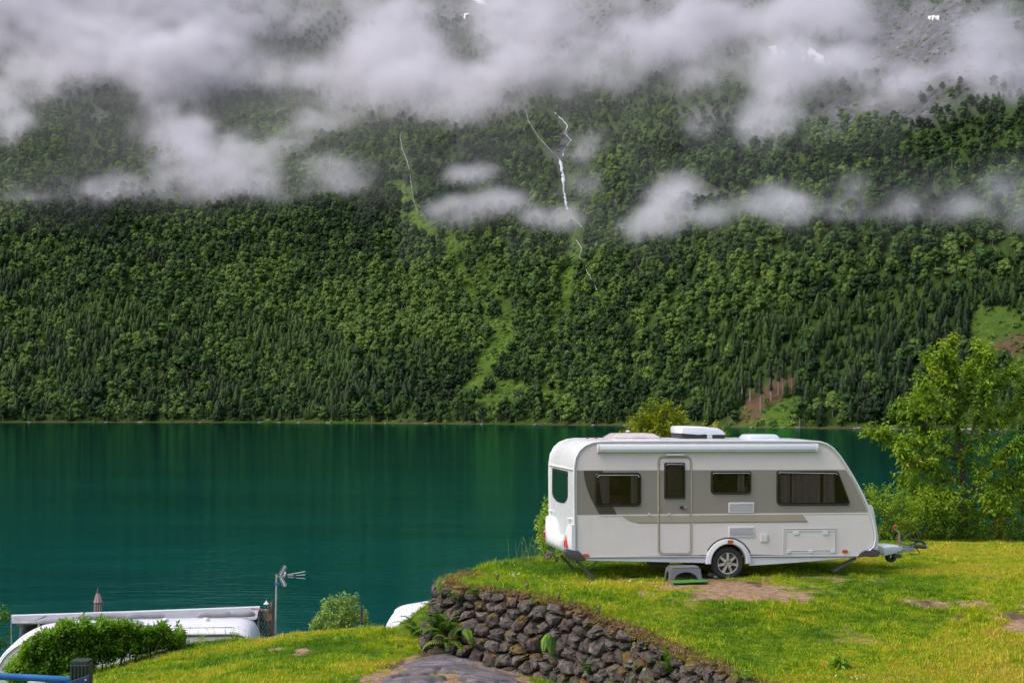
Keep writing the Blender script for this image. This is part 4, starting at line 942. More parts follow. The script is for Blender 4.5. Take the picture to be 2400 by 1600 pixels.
# taupe band, dark swoosh, khaki stripe (thin foils)
xs_top = S_(z2([(1190, 500)]))[0]
band = S_(z1([(467, 543)])) + [side(1400, 1102), side(1984, 1100.3 - 1)]
def prof_between(za, zb):
    return [p for p in prof[18:25] if za < p[1] < zb]
zt_ = side(1984, 1100)[1]; zb_ = side(2036, 1200.5)[1]
frontedge = [(x - .03, z) for x, z in prof[18:25] if zb_ + .02 < z < zt_ - .02]
_dx0 = min(p[0] for p in dwin) + .03; _dx1 = max(p[0] for p in dwin) - .03; _dz = min(p[1] for p in dwin) + .03; _bt = lambda x: side(1352, 1101.8)[1] + (side(1981.5, 1100.3)[1] - side(1352, 1101.8)[1]) * x / 5.3
band = [side(1352, 1205.8), side(1352, 1101.8), (_dx0, _bt(_dx0)), (_dx0, _dz), (_dx1, _dz), (_dx1, _bt(_dx1))] + [side(1981.5, 1100.3)] + frontedge + [side(2034, 1200.5)]
drpx = z1([(1188, 412), (1498, 412), (1498, 1300), (1188, 1300)]); door_o = roundpoly(S_(drpx), .12); door_i = inset(door_o, .045)
swoosh = S_(z1([(527, 545), (700, 545), (700, 562), (640, 562), (700, 868), (790, 870), (826, 938), (668, 938), (630, 870), (590, 790), (555, 700), (535, 620)]))
F3 = lambda d0: (lambda x, z, d: (x, d0 + d, z))
holed('taupe_band', band, [inset(q, .03) for q in (win1, win2, win3)], F3(-.004), M_band)
plate('dark_swoosh', swoosh, -.0075, -.0045, M_brown)
plate('pale_line', [side(1404, 1205.4), side(2035, 1200.2), side(2036, 1203.2), side(1406, 1208.6)], -.0075, -.0045, M_side)
plate('khaki_stripe', S_(z1([(880, 953), (1500, 951)])) + S_(z2([(200, 875), (822, 873), (864, 930), (200, 936)])) + S_(z1([(1500, 1008), (1020, 1010), (960, 1000), (915, 980)])), -.009, -.0045, M_khaki)
plate('stripe_seam', S_(z1([(1010, 1009), (1500, 1007)])) + S_(z2([(200, 934), (862, 929), (864, 934), (200, 939)])) + S_(z1([(1500, 1012), (1010, 1013)])), -.010, -.0045, M_line)
# windows
def window(nm, poly, curtains, y=0, hinge=True, pane=M_glass):
    fr = MB(); inn = inset(poly, .055 if nm == 'window' else .05); k = len(poly)
    a = [(x, y - .012, z) for x, z in poly]; b = [(x, y - .034, z) for x, z in inset(poly, .018)]; c = [(x, y - .030, z) for x, z in inn]; d = [(x, y + .02, z) for x, z in inn]; e0 = [(x, y + .004, z) for x, z in poly]
    fr.v = e0 + a + b + c + d
    for j in range(4):
        for i in range(k): fr.f.append((j * k + i, j * k + (i + 1) % k, (j + 1) * k + (i + 1) % k, (j + 1) * k + i))
    root = fr.build(nm, M_frame, car, 40)
    plate('pane', inset(poly, .03), y - .040, y - .036, pane, root)
    x0 = min(p[0] for p in inn); x1 = max(p[0] for p in inn); za = min(p[1] for p in inn); zb = max(p[1] for p in inn)
    hl = MB(); P = [(x, z) for x, z in inset(poly, .05) if z > zb - .10]; P.sort(); 
    if len(P) > 2: hl.tube([(x, y - .042, z) for x, z in P], .0045, 5); hl.build('highlight_rail', M_trim, root, 60)
    for (cx0, cx1) in curtains:
        m_ = MB(); nn = max(10, int((cx1 - cx0) / .012)); rr = random.Random(int(cx0 * 100)); vs = []
        for i in range(nn + 1):
            xx = cx0 + (cx1 - cx0) * i / nn; yy = .07 + .022 * math.sin(i * .62) + .008 * math.sin(i * 1.7 + 1)
            vs += [(xx, yy, za - .02), (xx + .01 * math.sin(i * .3), yy, zb + .02)]
        m_.add(vs, [(2 * i, 2 * i + 2, 2 * i + 3, 2 * i + 1) for i in range(nn)]).build('curtain', M_curt, root, 60)
    return root
def sx(zf, u, v): return S_(zf([(u, v)]))[0][0]
w1 = window('window', win1, [(sx(z1, 645, 700), sx(z1, 765, 700)), (sx(z1, 960, 700), sx(z1, 1025, 700))])
w2 = window('window', win2, [(sx(z2, 290, 600), sx(z2, 345, 600))])
w3 = window('window', win3, [(sx(z2, 625, 650), sx(z2, 730, 650)), (sx(z2, 745, 650), sx(z2, 980, 650)), (sx(z2, 1010, 650), sx(z2, 1100, 650))])
# lower catch and stays
cp_ = [side(*z1([(838 + 14 * math.cos(a), 848 - 12 * math.sin(a))])[0]) for a in np.linspace(0, math.pi, 7)]; MB().tube([(x, -.05, z) for x, z in cp_], .006, 5).build('catch', M_black, w1, 60)
# interior seen through the panes
zf_ = side(1706, 1300)[1]
m_ = MB(); m_.box((LW - .35, .75, 1.4), (4.5, .03, 1.6)); m_.box((LW, .6, .50), (5.3, 1.0, .05)); m_.build('interior_wall', M_inside, car)
m_ = MB(); m_.box((sx(z1, 880, 700), .5, 1.30), (.5, .35, .5)); m_.box((sx(z1, 700, 700), .8, 1.9), (.9, .5, .35)); m_.box((sx(z2, 120, 600), .45, 1.15), (.5, .5, .4)); m_.box((sx(z2, 700, 600), .8, 1.0), (1.2, .4, .3)); m_.build('furniture', M_wood, car, None, .01)
bt = side(*z2([(308, 640)])[0], .12); MB().lathe([(.0, 0), (.032, .0), (.035, .02), (.035, .1), (.012, .15), (.012, .2), (.0, .2)], 10, Matrix.Translation((bt[0], .12, bt[1] - .09))).build('bottle', M_clear, car, 50)
bb = side(*z2([(345, 655)])[0], .12); MB().box((bb[0], .14, bb[1] - .03), (.07, .05, .12)).build('carton', M_trim, car, None, .004)
MB().box((sx(z1, 1390, 600), .25, side(*z1([(1390, 640)])[0])[1]), (.08, .1, .7)).build('red_cloth', paint('red_cloth', (.20, .02, .02), .9, var=.4, vscale=9), car, None, .01)
MB().box((sx(z1, 1305, 600), .2, side(*z1([(1305, 590)])[0])[1]), (.10, .03, .32)).build('hanging_towel', M_curt, car, None, .01)
# door
fr = MB(); k = len(door_o); di = inset(door_o, .028); fr.v = [(x, .0, z) for x, z in door_o] + [(x, -.014, z) for x, z in inset(door_o, .004)] + [(x, -.014, z) for x, z in di] + [(x, -.002, z) for x, z in di]
for j in range(3):
    for i in range(k): fr.f.append((j * k + i, j * k + (i + 1) % k, (j + 1) * k + (i + 1) % k, (j + 1) * k + i))
door = fr.build('door', M_doorfr, car, 40)
ds = MB(); dj = inset(door_o, .040); k = len(dj); dj2 = inset(door_o, .034); ds.v = [(x, -.0105, z) for x, z in dj] + [(x, -.0105, z) for x, z in dj2]; ds.f = [(i, (i + 1) % k, k + (i + 1) % k, k + i) for i in range(k)]; ds.build('door_gap', M_line, door)
window('door_window', dwin, [], y=-.002)
hp = S_(z1([(1408, 872)]))[0]; MB().box((hp[0], -.020, hp[1]), (.085, .02, .05)).build('handle', M_black, door, None, .006)
hp2 = S_(z1([(1430, 872)]))[0]; MB().lathe([(.0, 0), (.026, 0), (.026, .02), (.020, .03), (0, .03)], 16, Matrix.Translation((hp2[0], -.030, hp2[1])) @ Matrix.Rotation(R(90), 4, 'X')).build('lock', M_steel, door, 40)
for v in (470, 560, 890, 1170, 1250):
    q = S_(z1([(1200, v)]))[0]; MB().box((q[0], -.018, q[1]), (.018, .012, .05)).build('hinge', M_doorfr, door, None, .003)
for u, v in ((1112, 930), (1289, 930)):
    q = S_(z1([(u, v)]))[0]; MB().box((q[0], -.025, q[1]), (.037, .034, .020)).build('door_catch', M_trim, car, None, .005)
q = S_(z1([(1343, 402)]))[0]; plate('entrance_lamp', [(q[0] - .18, q[1] - .02), (q[0] + .18, q[1] - .02), (q[0] + .16, q[1] + .02), (q[0] - .16, q[1] + .02)], -.06, -.003, M_trim, bevel=.008)
# awning cassette
a0, a1 = side(1402, 1041.6), side(1402, 1060); b0 = side(1911, 1041)
pf = [(-.002, 0), (-.02, .010), (-.075, .004), (-.088, -.02), (-.090, -.105), (-.080, -.135), (-.02, -.145), (-.002, -.14)]
mb = MB(); vs = []; x0_, x1_ = a0[0], b0[0]; zt0, zt1 = a0[1], b0[1]; k = len(pf)
for x, zt in ((x0_, zt0), (x1_, zt1)): vs += [(x, y, zt + z) for y, z in pf]
mb.add(vs, [(i, (i + 1) % k, k + (i + 1) % k, k + i) for i in range(k)] + [tuple(range(k)), tuple(range(k, 2 * k))]); cas = mb.build('awning_cassette', M_white, car, 35, .006)
for x in (x0_ - .012, x1_ + .012):
    mb = MB(); mb.add([(x + s * .016, y * 1.04 - .001, (zt0 if x < 2 else zt1) + z * 1.04 + .002) for s in (-1, 1) for y, z in pf], [(i, (i + 1) % k, k + (i + 1) % k, k + i) for i in range(k)] + [tuple(range(k)), tuple(range(k, 2 * k))]); mb.build('end_cap', M_trim, cas, 35, .004)
MB().box(((x0_ + x1_) / 2, -.0925, zt0 - .10), (x1_ - x0_ - .05, .004, .006)).build('lead_rail', M_line, cas)
# vents
for box in (z2([(203, 773), (418, 860)]), z2([(205, 975), (420, 1062)])):
    (x0_, zt), (x1_, zb) = S_(box); o_ = rrect(x0_, x1_, zb, zt, .02, 3); i_ = inset(o_, .022); k = len(o_); fr = MB()
    fr.v = [(x, .0, z) for x, z in o_] + [(x, -.016, z) for x, z in inset(o_, .004)] + [(x, -.018, z) for x, z in i_] + [(x, -.001, z) for x, z in i_]
    for j in range(3):
        for i in range(k): fr.f.append((j * k + i, j * k + (i + 1) % k, (j + 1) * k + (i + 1) % k, (j + 1) * k + i))
    v = fr.build('vent', M_trim, car, 40); plate('vent_back', i_, -.006, -.0045, M_line, v)
    sm_ = None
    for j in range(8):
        z = zb + .028 + (zt - zb - .056) * j / 7; b = MB().box((0, 0, 0), (x1_ - x0_ - .045, .011, .0085), M=Matrix.Rotation(R(-20), 4, 'X')) if sm_ is None else None
        if b: so = b.build('slat', M_trim, v); sm_ = so.data
        else: so = link('slat', sm_, None, v)
        so.location = ((x0_ + x1_) / 2, -.0135, z)
# socket cover, locker hatch
(x0_, zt), (x1_, zb) = S_(z2([(470, 1033), (530, 1103)])); sc_ = plate('socket_cover', rrect(x0_, x1_, zb, zt, .015, 3), -.022, .0, M_trim, bevel=.004); plate('flap', rrect(x0_ + .015, x1_ - .015, zb + .015, zt - .03, .01, 3), -.028, -.022, M_side, sc_, .003)
(x0_, zt), (x1_, zb) = S_(z2([(660, 990), (1115, 1198)]))
def ring(name, o_, w_, d0, d1, mat, parent):
    i_ = inset(o_, w_); k = len(o_); fr = MB(); fr.v = [(x, d0, z) for x, z in o_] + [(x, d1, z) for x, z in inset(o_, w_ * .25)] + [(x, d1, z) for x, z in inset(o_, w_ * .75)] + [(x, d0, z) for x, z in i_]
    for j in range(3):
        for i in range(k): fr.f.append((j * k + i, j * k + (i + 1) % k, (j + 1) * k + (i + 1) % k, (j + 1) * k + i))
    return fr.build(name, mat, parent, 40)
lo = rrect(x0_, x1_, zb, zt, .03, 4); hatch = ring('locker_hatch', lo, .012, 0, -.008, M_trim, car)
(xa, ztt), (xb, zbb) = S_(z2([(683, 1016), (1094, 1172)])); ring('hatch_seam', rrect(xa, xb, zbb, ztt, .01, 3), .012, -.001, -.007, M_trim, hatch); ring('hatch_gap', rrect(xa - .006, xb + .006, zbb - .006, ztt + .006, .014, 3), .006, -.001, -.003, M_line, hatch)
ring('hatch_gap', inset(lo, .014), .005, -.001, -.003, M_line, hatch)
for u in (767, 1011):
    (xa, ztt), (xb, zbb) = S_(z2([(u - 23, 1011), (u + 23, 1042)])); l_ = plate('latch', rrect(xa, xb, zbb, ztt, .02, 4), -.018, -.002, M_trim, hatch, .003)
for u in (705, 890, 1075):
    (xa, ztt), (xb, zbb) = S_(z2([(u - 15, 1172), (u + 15, 1195)])); plate('hinge', rrect(xa, xb, zbb, ztt, .01, 3), -.020, -.002, M_trim, hatch, .003)
for zf, u, v in ((z2, 1175, 1180), (z1, 548, 1302), (z2, 211, 1096)):
    q = S_(zf([(u, v)]))[0]; off = -.055 if u == 211 else 0; plate('marker_light', rrect(q[0] - .055, q[0] + .055, q[1] - .028, q[1] + .028, .022, 4), off - .022, off - .001, M_amber, bevel=.005)
# skirt, floor edge, chassis
sk = [side(1352, 1304), side(1650, 1304.5), side(2006, 1302), side(2009, 1305), side(1860, 1318), side(1754, 1325), side(1654, 1318.5), side(1372, 1312.5)]
plate('skirt', [side(1352, 1304), side(1656, 1304.5), side(1656, 1318.5), side(1372, 1312.5)], .012, .05, M_trim); plate('skirt', [side(1756, 1304), side(2006, 1302), side(2009, 1305), side(1860, 1318), side(1756, 1325)], .012, .05, M_trim)
for a_, b_ in ((1352, 1656), (1756, 2010)): plate('rail_seam', [side(a_, 1305.6 - (a_ - 1352) / 220), side(b_, 1305.6 - (b_ - 1352) / 220), side(b_, 1307 - (b_ - 1352) / 220), side(a_, 1307 - (a_ - 1352) / 220)], -.006, .02, M_line)
for a_, b_ in ((1358, 1656), (1756, 2012)): plate('lower_rail', [side(a_, 1303 - (a_ - 1352) / 220), side(b_, 1303 - (b_ - 1352) / 220), side(b_, 1305.6 - (b_ - 1352) / 220), side(a_, 1305.6 - (a_ - 1352) / 220)], -.012, .01, M_trim)
m_ = MB(); zc_ = side(1706, 1320)[1]
m_.box((LW - .1, .5, zc_ + .10), (4.8, .05, .12)); m_.box((LW, WID - .4, zc_ + .08), (4.8, .05, .14)); m_.box((LW + .02, WID / 2, .31), (.09, WID - .3, .09)); m_.box((2.2, WID / 2, zc_ + .02), (.06, WID - .3, .06)); m_.box((1.75, .6, .30), (.35, .35, .14)); m_.build('chassis', M_dgrey, car)
MB().box((LW - .15, WID / 2, zc_ + .12), (5.3, WID - .06, .06)).build('floor', M_dgrey, car)
cb = [side(*p, .1) for p in z1([(1060, 1360), (1075, 1390), (1110, 1400), (1140, 1385), (1150, 1365)])]; MB().tube([(x, .1, z) for x, z in cb], .008, 6).build('hanging_cable', M_black, car, 60)
# fender, wheel
wc = side(1706.5, 1317.8); RW = .312
def arc(r, a0, a1, n, rz=1.0): return [(wc[0] + r * math.cos(R(a0 + (a1 - a0) * k / n)), wc[1] + rz * r * math.sin(R(a0 + (a1 - a0) * k / n))) for k in range(n + 1)]
fo = arc(.445, -2, 182, 26, 1.0); fi = arc(.345, 182, -2, 26, 1.02)
fd = MB(); k = len(fo); fi_ = fi[::-1]; 
fd.v = [(x, .0, z) for x, z in fo] + [(wc[0] + (x - wc[0]) * .975, -.045, wc[1] + (z - wc[1]) * .975) for x, z in fo] + [(wc[0] + (x - wc[0]) * 1.05, -.060, wc[1] + (z - wc[1]) * 1.05) for x, z in fi_] + [(x, -.045, z) for x, z in fi_] + [(x, .12, z) for x, z in fi_]
for j in range(4):
    for i in range(k - 1): fd.f.append((j * k + i, j * k + i + 1, (j + 1) * k + i + 1, (j + 1) * k + i))
fd.f += [tuple(j * k for j in range(5)), tuple(j * k + k - 1 for j in range(5))[::-1]]; fd.build('fender', M_trim, car, 35)
fl = MB(); o1 = arc(.475, 22, 150, 20); o2 = arc(.448, 150, 22, 20); fl.prism(o1 + o2, -.006, -.001, FN).build('fender_seal', M_line, car)
fl = MB(); fl.prism(arc(.40, -14, 194, 26), .26, .24, FN).build('wheel_well', M_black, car)
for yy, nm in ((.0, 'wheel'), (WID - .2, 'wheel')):
    wl_ = empty(nm, (wc[0], yy, RW), parent=car); MX = Matrix.Rotation(R(90), 4, 'X')
    tp = [(.205, -.085), (.225, -.095), (.275, -.098), (.298, -.088), (.310, -.06), (.312, 0), (.310, .06), (.298, .088), (.275, .098), (.225, .095), (.205, .085)]
    ty = MB().lathe(tp, 44, Matrix.Translation((0, .095, 0)) @ MX).build('tyre', M_tyre, wl_, 50)
    if yy > 1: MB().lathe([(.0, 0), (.2, 0), (.205, .05)], 24, Matrix.Translation((0, .1, 0)) @ MX).build('rim', M_alloy, wl_, 40); continue
    rm = MB(); rm.lathe([(.205, -.09), (.210, -.075), (.200, .085), (.190, .083), (.182, .05), (.19, -.06), (.205, -.09)], 44, Matrix.Translation((0, .095, 0)) @ MX)
    for k in range(7):
        a = R(90 + k * 360 / 7); c, s = math.cos(a), math.sin(a)
        def pp(r_, t_, y): return (c * r_ - s * t_, y, s * r_ + c * t_)
        vs = [pp(.045, -.024, .012), pp(.045, .024, .012), pp(.19, .018, .018), pp(.19, -.018, .018), pp(.045, -.032, .05), pp(.045, .032, .05), pp(.19, .030, .055), pp(.19, -.030, .055)]
        rm.add(vs, [(0, 1, 2, 3), (4, 7, 6, 5), (0, 4, 5, 1), (1, 5, 6, 2), (2, 6, 7, 3), (3, 7, 4, 0)])
    rm.lathe([(0, 0), (.03, 0), (.034, -.006), (.062, -.004), (.066, .03)], 24, Matrix.Translation((0, .012, 0)) @ MX)
    rim = rm.build('rim', M_alloy, wl_, 35); MB().lathe([(0, 0), (.2, 0)], 30, Matrix.Translation((0, .075, 0)) @ MX).build('hub_back', M_black, wl_)
    for k in range(5):
        a = R(54 + k * 72); b = MB().lathe([(.0, -.003), (.009, -.003), (.009, .01)], 8, Matrix.Translation((.045 * math.cos(a), .005, .045 * math.sin(a))) @ MX).build('wheel_bolt', M_dgrey, rim)
# front panel bulge
fp = S_(z2([(1380, 790), (1397, 795), (1410, 812), (1424, 880), (1438, 960), (1452, 1040), (1456, 1090), (1455, 1130), (1446, 1166), (1385, 1166), (1405, 1120), (1418, 1060), (1420, 1000), (1404, 940), (1385, 880)]))
mb = MB(); k = len(fp); 
for t in np.linspace(0, 1, 9):
    y = -.004 + (WID + .008) * t; bl_ = .0 + .10 * (1 - (2 * t - 1) ** 2)
    for i, (x, z) in enumerate(fp): mb.v.append((x + (bl_ if i < 9 else 0), y, z))
for j in range(8):
    for i in range(k): mb.f.append((j * k + i, j * k + (i + 1) % k, (j + 1) * k + (i + 1) % k, (j + 1) * k + i))
mb.f += [tuple(range(k)), tuple(range(8 * k, 9 * k))[::-1]]; mb.build('front_panel', M_trim, car, 40)
fc = S_(z2([(1283, 1224), (1300, 1198), (1325, 1180), (1345, 1172), (1455, 1172), (1466, 1178), (1466, 1205), (1455, 1222), (1400, 1226), (1340, 1224), (1292, 1232)]))
plate('front_corner', fc, -.03, .25, M_dgrey, bevel=.015)
MB().prism(fc, WID - .25, WID + .02, FN).build('front_corner', M_dgrey, car, None, .015)
# rear: corner rubber, bumper with lamps, window, ribs, handles
rc = S_(z1([(350, 1275), (362, 1252), (385, 1246), (440, 1256), (480, 1262), (510, 1290), (548, 1340), (520, 1352), (460, 1350), (400, 1338), (365, 1312)]))
plate('rear_corner', rc, -.05, .12, M_dgrey, bevel=.03, sm=40)
# bumper: swept across the back, dips in the middle, rises at both lamps
mb = MB(); nb = 26; z_l = side(1346, 1290)[1]
def zr(py): return rear(1346, py)[1]
for j in range(nb + 1):
    t = j / nb; y = -.035 + (WID + .07) * t; u = abs(2 * t - 1)
    top = zr(1268) + (zr(1230) - zr(1268)) * ss(.40, .86, u); top = top - .0 * u; low = zr(1297) - .02
    out = -.15 + .05 * ss(.75, 1.0, u); mid = (top + low) / 2; lobe = ss(.55, .8, u)
    P = [(.0, top + .02), (-.05 - .05 * lobe, top + .01), (out * (.72 + .2 * lobe), top - .035), (out, mid), (out * .95, low + .07), (out * .55, low), (.0, low + .01)]
    P = [(x_, z_) for x_, z_ in P]
    for x_, z_ in P: mb.v.append((x_ if u < .98 else x_ * .7, y, z_))
k = 7
for j in range(nb):
    for i in range(k - 1): mb.f.append((j * k + i, j * k + i + 1, (j + 1) * k + i + 1, (j + 1) * k + i))
mb.f += [tuple(range(k)), tuple(range(nb * k, nb * k + k))[::-1]]; bump_ = mb.build('rear_bumper', M_white, car, 45)
for (yc, sg_) in ((.17, 1), (WID - .17, -1)):
    zz0, zz1 = zr(1281), zr(1247); P = [(-.10, .0), (.02, -.02), (.09, .05), (.07, .16), (.03, .235), (-.02, .22), (-.06, .10)]
    tl = MB(); vs0 = [(-.165 + .06 * (abs(b) / .24) * .6, yc + sg_ * a, zz0 + b) for a, b in P]; vs1 = [(-.07, yc + sg_ * a * 1.1, zz0 + b) for a, b in P]; k = len(P)
    tl.add(vs0 + vs1, [(i, (i + 1) % k, k + (i + 1) % k, k + i) for i in range(k)] + [tuple(range(k)), tuple(range(k, 2 * k))]); t_ = tl.build('tail_light', M_red, car, None, .008)
    MB().lathe([(0, 0), (.022, .0), (.025, .02)], 10, Matrix.Translation((-.145, yc + sg_ * .01, zz0 + .12)) @ Matrix.Rotation(R(90), 4, 'Y') @ Matrix.Rotation(R(180), 4, 'X')).build('reflector', M_lens, t_, 50)
rw = [rear(*p) for p in z1([(257, 517), (399, 548), (398, 700), (396, 780), (385, 818), (370, 836), (345, 838), (300, 824), (270, 790), (255, 750)])]
def FR(a, b, d): return (d, a, b)
rw = roundpoly(rw, .06)
fr = MB(); k = len(rw); inn = inset(rw, .06); fr.v = [(.0, a, b) for a, b in rw] + [(-.03, a, b) for a, b in inset(rw, .01)] + [(-.035, a, b) for a, b in inn] + [(-.008, a, b) for a, b in inn]
for j in range(3):
    for i in range(k): fr.f.append((j * k + i, j * k + (i + 1) % k, (j + 1) * k + (i + 1) % k, (j + 1) * k + i))
rwo = fr.build('rear_window', M_frame, car, 40); MB().prism(inset(rw, .035), -.030, -.024, FR).build('pane', paint('rear_glass', (.006, .02, .016), .04, coat=1), rwo)
P = [p for p in inset(rw, .05) if p[1] > max(q[1] for q in rw) - .4]; 
ya, za_ = rear(*z1([(437, 535)])[0]); yb, zb2 = rear(*z1([(215, 487)])[0]); MB().tube([(-.012, 0, (za_ + zb2) / 2), (-.03, .15, (za_ + zb2) / 2), (-.03, WID - .15, (za_ + zb2) / 2), (-.012, WID, (za_ + zb2) / 2)], .022, 8).build('rear_rib', M_trim, car, 60)
for yh_, zh_ in (rear(*z1([(412, 972)])[0]), (WID - .15, rear(*z1([(225, 895)])[0])[1])):
    MB().tube([(-.002, yh_ - .10, zh_), (-.055, yh_ - .08, zh_), (-.055, yh_ + .08, zh_), (-.002, yh_ + .10, zh_)], .013, 8).build('grab_handle', M_trim, car, 50)
# corner steadies
def leg(p0, p1, y, w_=.055):
    m_ = MB(); a = Vector((p0[0], y, p0[1])); b = Vector((p1[0], y, p1[1])); d = (b - a).normalized(); nrm = Vector((0, 1, 0)).cross(d)
    for s in (-1, 1): m_.bar(a + Vector((0, s * w_ * .45, 0)), b + Vector((0, s * w_ * .45, 0)), .008, .05)
    m_.bar(a + nrm * .0, a + d * (b - a).length * .3, w_, .03); m_.bar(b - d * .12, b, w_, .03); m_.box(b + Vector((0, 0, .006)), (.12, .1, .012)); o = m_.build('steady_leg', M_steelw, car); return o, a, b
M_steelw = paint('worn_steel', (.12, .115, .11), .5, metal=.5, var=.3, vscale=8)
def gl(px, py, y):   # local xz of the ground at a pixel for plane y
    return side(px, py, y)
o, a, b = leg(side(*z1([(462, 1345)])[0], .15), side(*z1([(620, 1518)])[0], .15), .15); MB().bar(side3 := Vector((side(*z1([(650, 1355)])[0], .15)[0], .15, side(*z1([(650, 1355)])[0], .15)[1])), a.lerp(b, .55), .02).build('brace', M_steelw, o)
o, a, b = leg(side(*z1([(325, 1300)])[0], WID - .25), side(*z1([(437, 1428)])[0], WID - .25), WID - .25)
o, a, b = leg(side(*z2([(1265, 1235)])[0], .15), side(*z2([(1080, 1345)])[0], .15), .15)
leg(side(*z2([(1265, 1235)])[0], WID - .2), side(*z2([(1100, 1320)])[0], WID - .2), WID - .2)
# hitch: cover, drawbar, jockey wheel, coupler
YM = WID / 2
def HX(u, v): x, z = side(*z2([(u, v)])[0], YM); return x, z
cvp = [HX(1440, 1125), HX(1520, 1118), HX(1580, 1122), HX(1642, 1135), HX(1645, 1160), HX(1560, 1190), HX(1440, 1205)]
mb = MB(); k = len(cvp)
for yy, s_ in ((-.36, 1.), (-.2, 1.0), (.2, 1.0), (.36, 1.)):
    for i, (x, z) in enumerate(cvp):
        f_ = (x - cvp[0][0]) / (cvp[3][0] - cvp[0][0]); mb.v.append((x, YM + yy * (1 - .68 * f_), z - (.03 if abs(yy) > .3 and i < 4 else 0)))
for j in range(3):
    for i in range(k): mb.f.append((j * k + i, j * k + (i + 1) % k, (j + 1) * k + (i + 1) % k, (j + 1) * k + i))
mb.f += [tuple(range(k)), tuple(range(3 * k, 4 * k))[::-1]]; mb.build('hitch_cover', M_white, car, 40, .01)
bar_ = MB(); p0, p1 = HX(1450, 1180), HX(1745, 1162); bar_.bar((p0[0], YM, p0[1] - .01), (p1[0], YM, p1[1]), .13, .09); p2 = HX(1640, 1140); bar_.bar((p2[0], YM, p2[1]), (p1[0], YM, p1[1] + .055), .11, .04); db = bar_.build('drawbar', M_steel, car, None, .01)
c0, c1, c2 = HX(1740, 1135), HX(1800, 1140), HX(1850, 1140); cp = MB(); cp.tube([(c0[0] - .05, YM, c0[1]), (c1[0], YM, c1[1])], [.045, .04], 10); cp.tube([(c1[0], YM, c1[1]), (c2[0], YM, c2[1] - .0)], [.04, .05], 12); cp.build('coupling_head', M_dgrey, car, 40)
bq = HX(1857, 1140); MB().lathe([(.001, .038), (.02, .034), (.035, .018), (.04, 0), (.035, -.02), (.001, -.035)], 14, Matrix.Translation((bq[0], YM, bq[1]))).build('coupling_ball', M_steel, car, 60)
g_ = [HX(*p) for p in ((1708, 1088), (1750, 1090), (1800, 1096), (1830, 1106), (1852, 1124))]; MB().tube([(x, YM, z) for x, z in g_], [.010, .022, .026, .024, .02], 8).build('coupling_lever', M_black, car, 50)
g_ = [HX(*p) for p in ((1740, 1128), (1770, 1108), (1790, 1100))]; MB().tube([(x, YM, z) for x, z in g_], .02, 8).build('coupling_link', M_black, car, 50)
g_ = [HX(*p) for p in ((1642, 1092), (1700, 1035), (1715, 1020))]; hb = MB().tube([(x, YM - .08, z) for x, z in g_], [.012, .017, .012], 8).build('handbrake', M_black, car, 50)
g_ = [HX(*p) for p in ((1640, 1080), (1632, 1060), (1615, 1100), (1640, 1120), (1700, 1125), (1750, 1150), (1778, 1185), (1770, 1200), (1740, 1205), (1690, 1195))]
MB().tube([(x, YM - .12, z) for x, z in g_], .010, 6).build('brake_cable', M_black, car, 50)
g_ = [HX(*p) for p in ((1608, 1200), (1610, 1110), (1608, 1040))]; jw = empty('jockey_wheel', (0, 0, 0), parent=car)
MB().tube([(x, YM - .12, z) for x, z in g_], [.028, .028, .022], 10).build('tube', M_steel, jw, 50)
g_ = [HX(*p) for p in ((1608, 1042), (1612, 1030), (1600, 1010), (1585, 998), (1576, 985))]; MB().tube([(x, YM - .12, z) for x, z in g_], .010, 8).build('crank', M_steel, jw, 50)
q = HX(1575, 974); MB().lathe([(.001, .04), (.03, .03), (.036, 0), (.024, -.03), (.001, -.04)], 12, Matrix.Translation((q[0], YM - .12, q[1]))).build('knob', M_red, jw, 50)
g_ = [HX(*p) for p in ((1598, 1112), (1583, 1085))]; MB().tube([(x, YM - .17, z) for x, z in g_], [.014, .018], 8).build('clamp_handle', M_red, jw, 50)
q = HX(1540, 1225); MB().lathe([(.04, -.05), (.10, -.05), (.112, -.03), (.112, .03), (.10, .05), (.04, .05)], 22, Matrix.Translation((q[0], YM - .12, q[1] + .015)) @ Matrix.Rotation(R(90), 4, 'X')).build('wheel', M_tyre, jw, 50)
q2 = HX(1590, 1215); MB().box((q2[0], YM - .12, q2[1]), (.16, .12, .07)).build('bracket', M_dgrey, jw, None, .01)
# roof fittings
def RX(px, py, y): x, z = side(px, py, y); return x, z
x0_, zz = RX(1431, 1031.5, .9); x1_, _ = RX(1546, 1032, .9); zr_ = zmax + .03
def dome(name, xa, xb, ya, yb, h, mat, taper=.12):
    mb = MB()
    for (s, z) in ((0, -.03), (0, .02), (taper * .7, h * .8), (taper, h), (taper * 2.2, h + .01)):
        P = rrect(xa + s, xb - s, ya + s * .8, yb - s * .8, .06, 4); mb.v += [(a, b, zr_ + z) for a, b in P]; k = len(P)
    for j in range(4):
        for i in range(k): mb.f.append((j * k + i, j * k + (i + 1) % k, (j + 1) * k + (i + 1) % k, (j + 1) * k + i))
    mb.f.append(tuple(range(4 * k, 5 * k))); return mb.build(name, mat, car, 35)
d1_ = dome('skylight', x0_, x1_, .75, 1.55, .095, M_dome); an = RX(1472, 1018, 1.1); MB().lathe([(0.001, .025), (.02, .022), (.045, .01), (.05, 0), (.015, -.01), (.015, -.05)], 12, Matrix.Translation((an[0], 1.1, zr_ + .13))).build('vent_cap', M_trim, car, 50)
MB().tube([(x0_ + .38, .72, zr_ + .07), (x0_ + .62, .72, zr_ + .07)], .012, 6).build('skylight_handle', M_trim, d1_)
xa, _ = RX(1746, 1031, 1.0); xb, _ = RX(1821, 1031, 1.0); d2_ = dome('skylight', xa, xb, .8, 1.4, .075, M_clearish := paint('milky_dome', (.50, .55, .58), .2, coat=.5), .05)
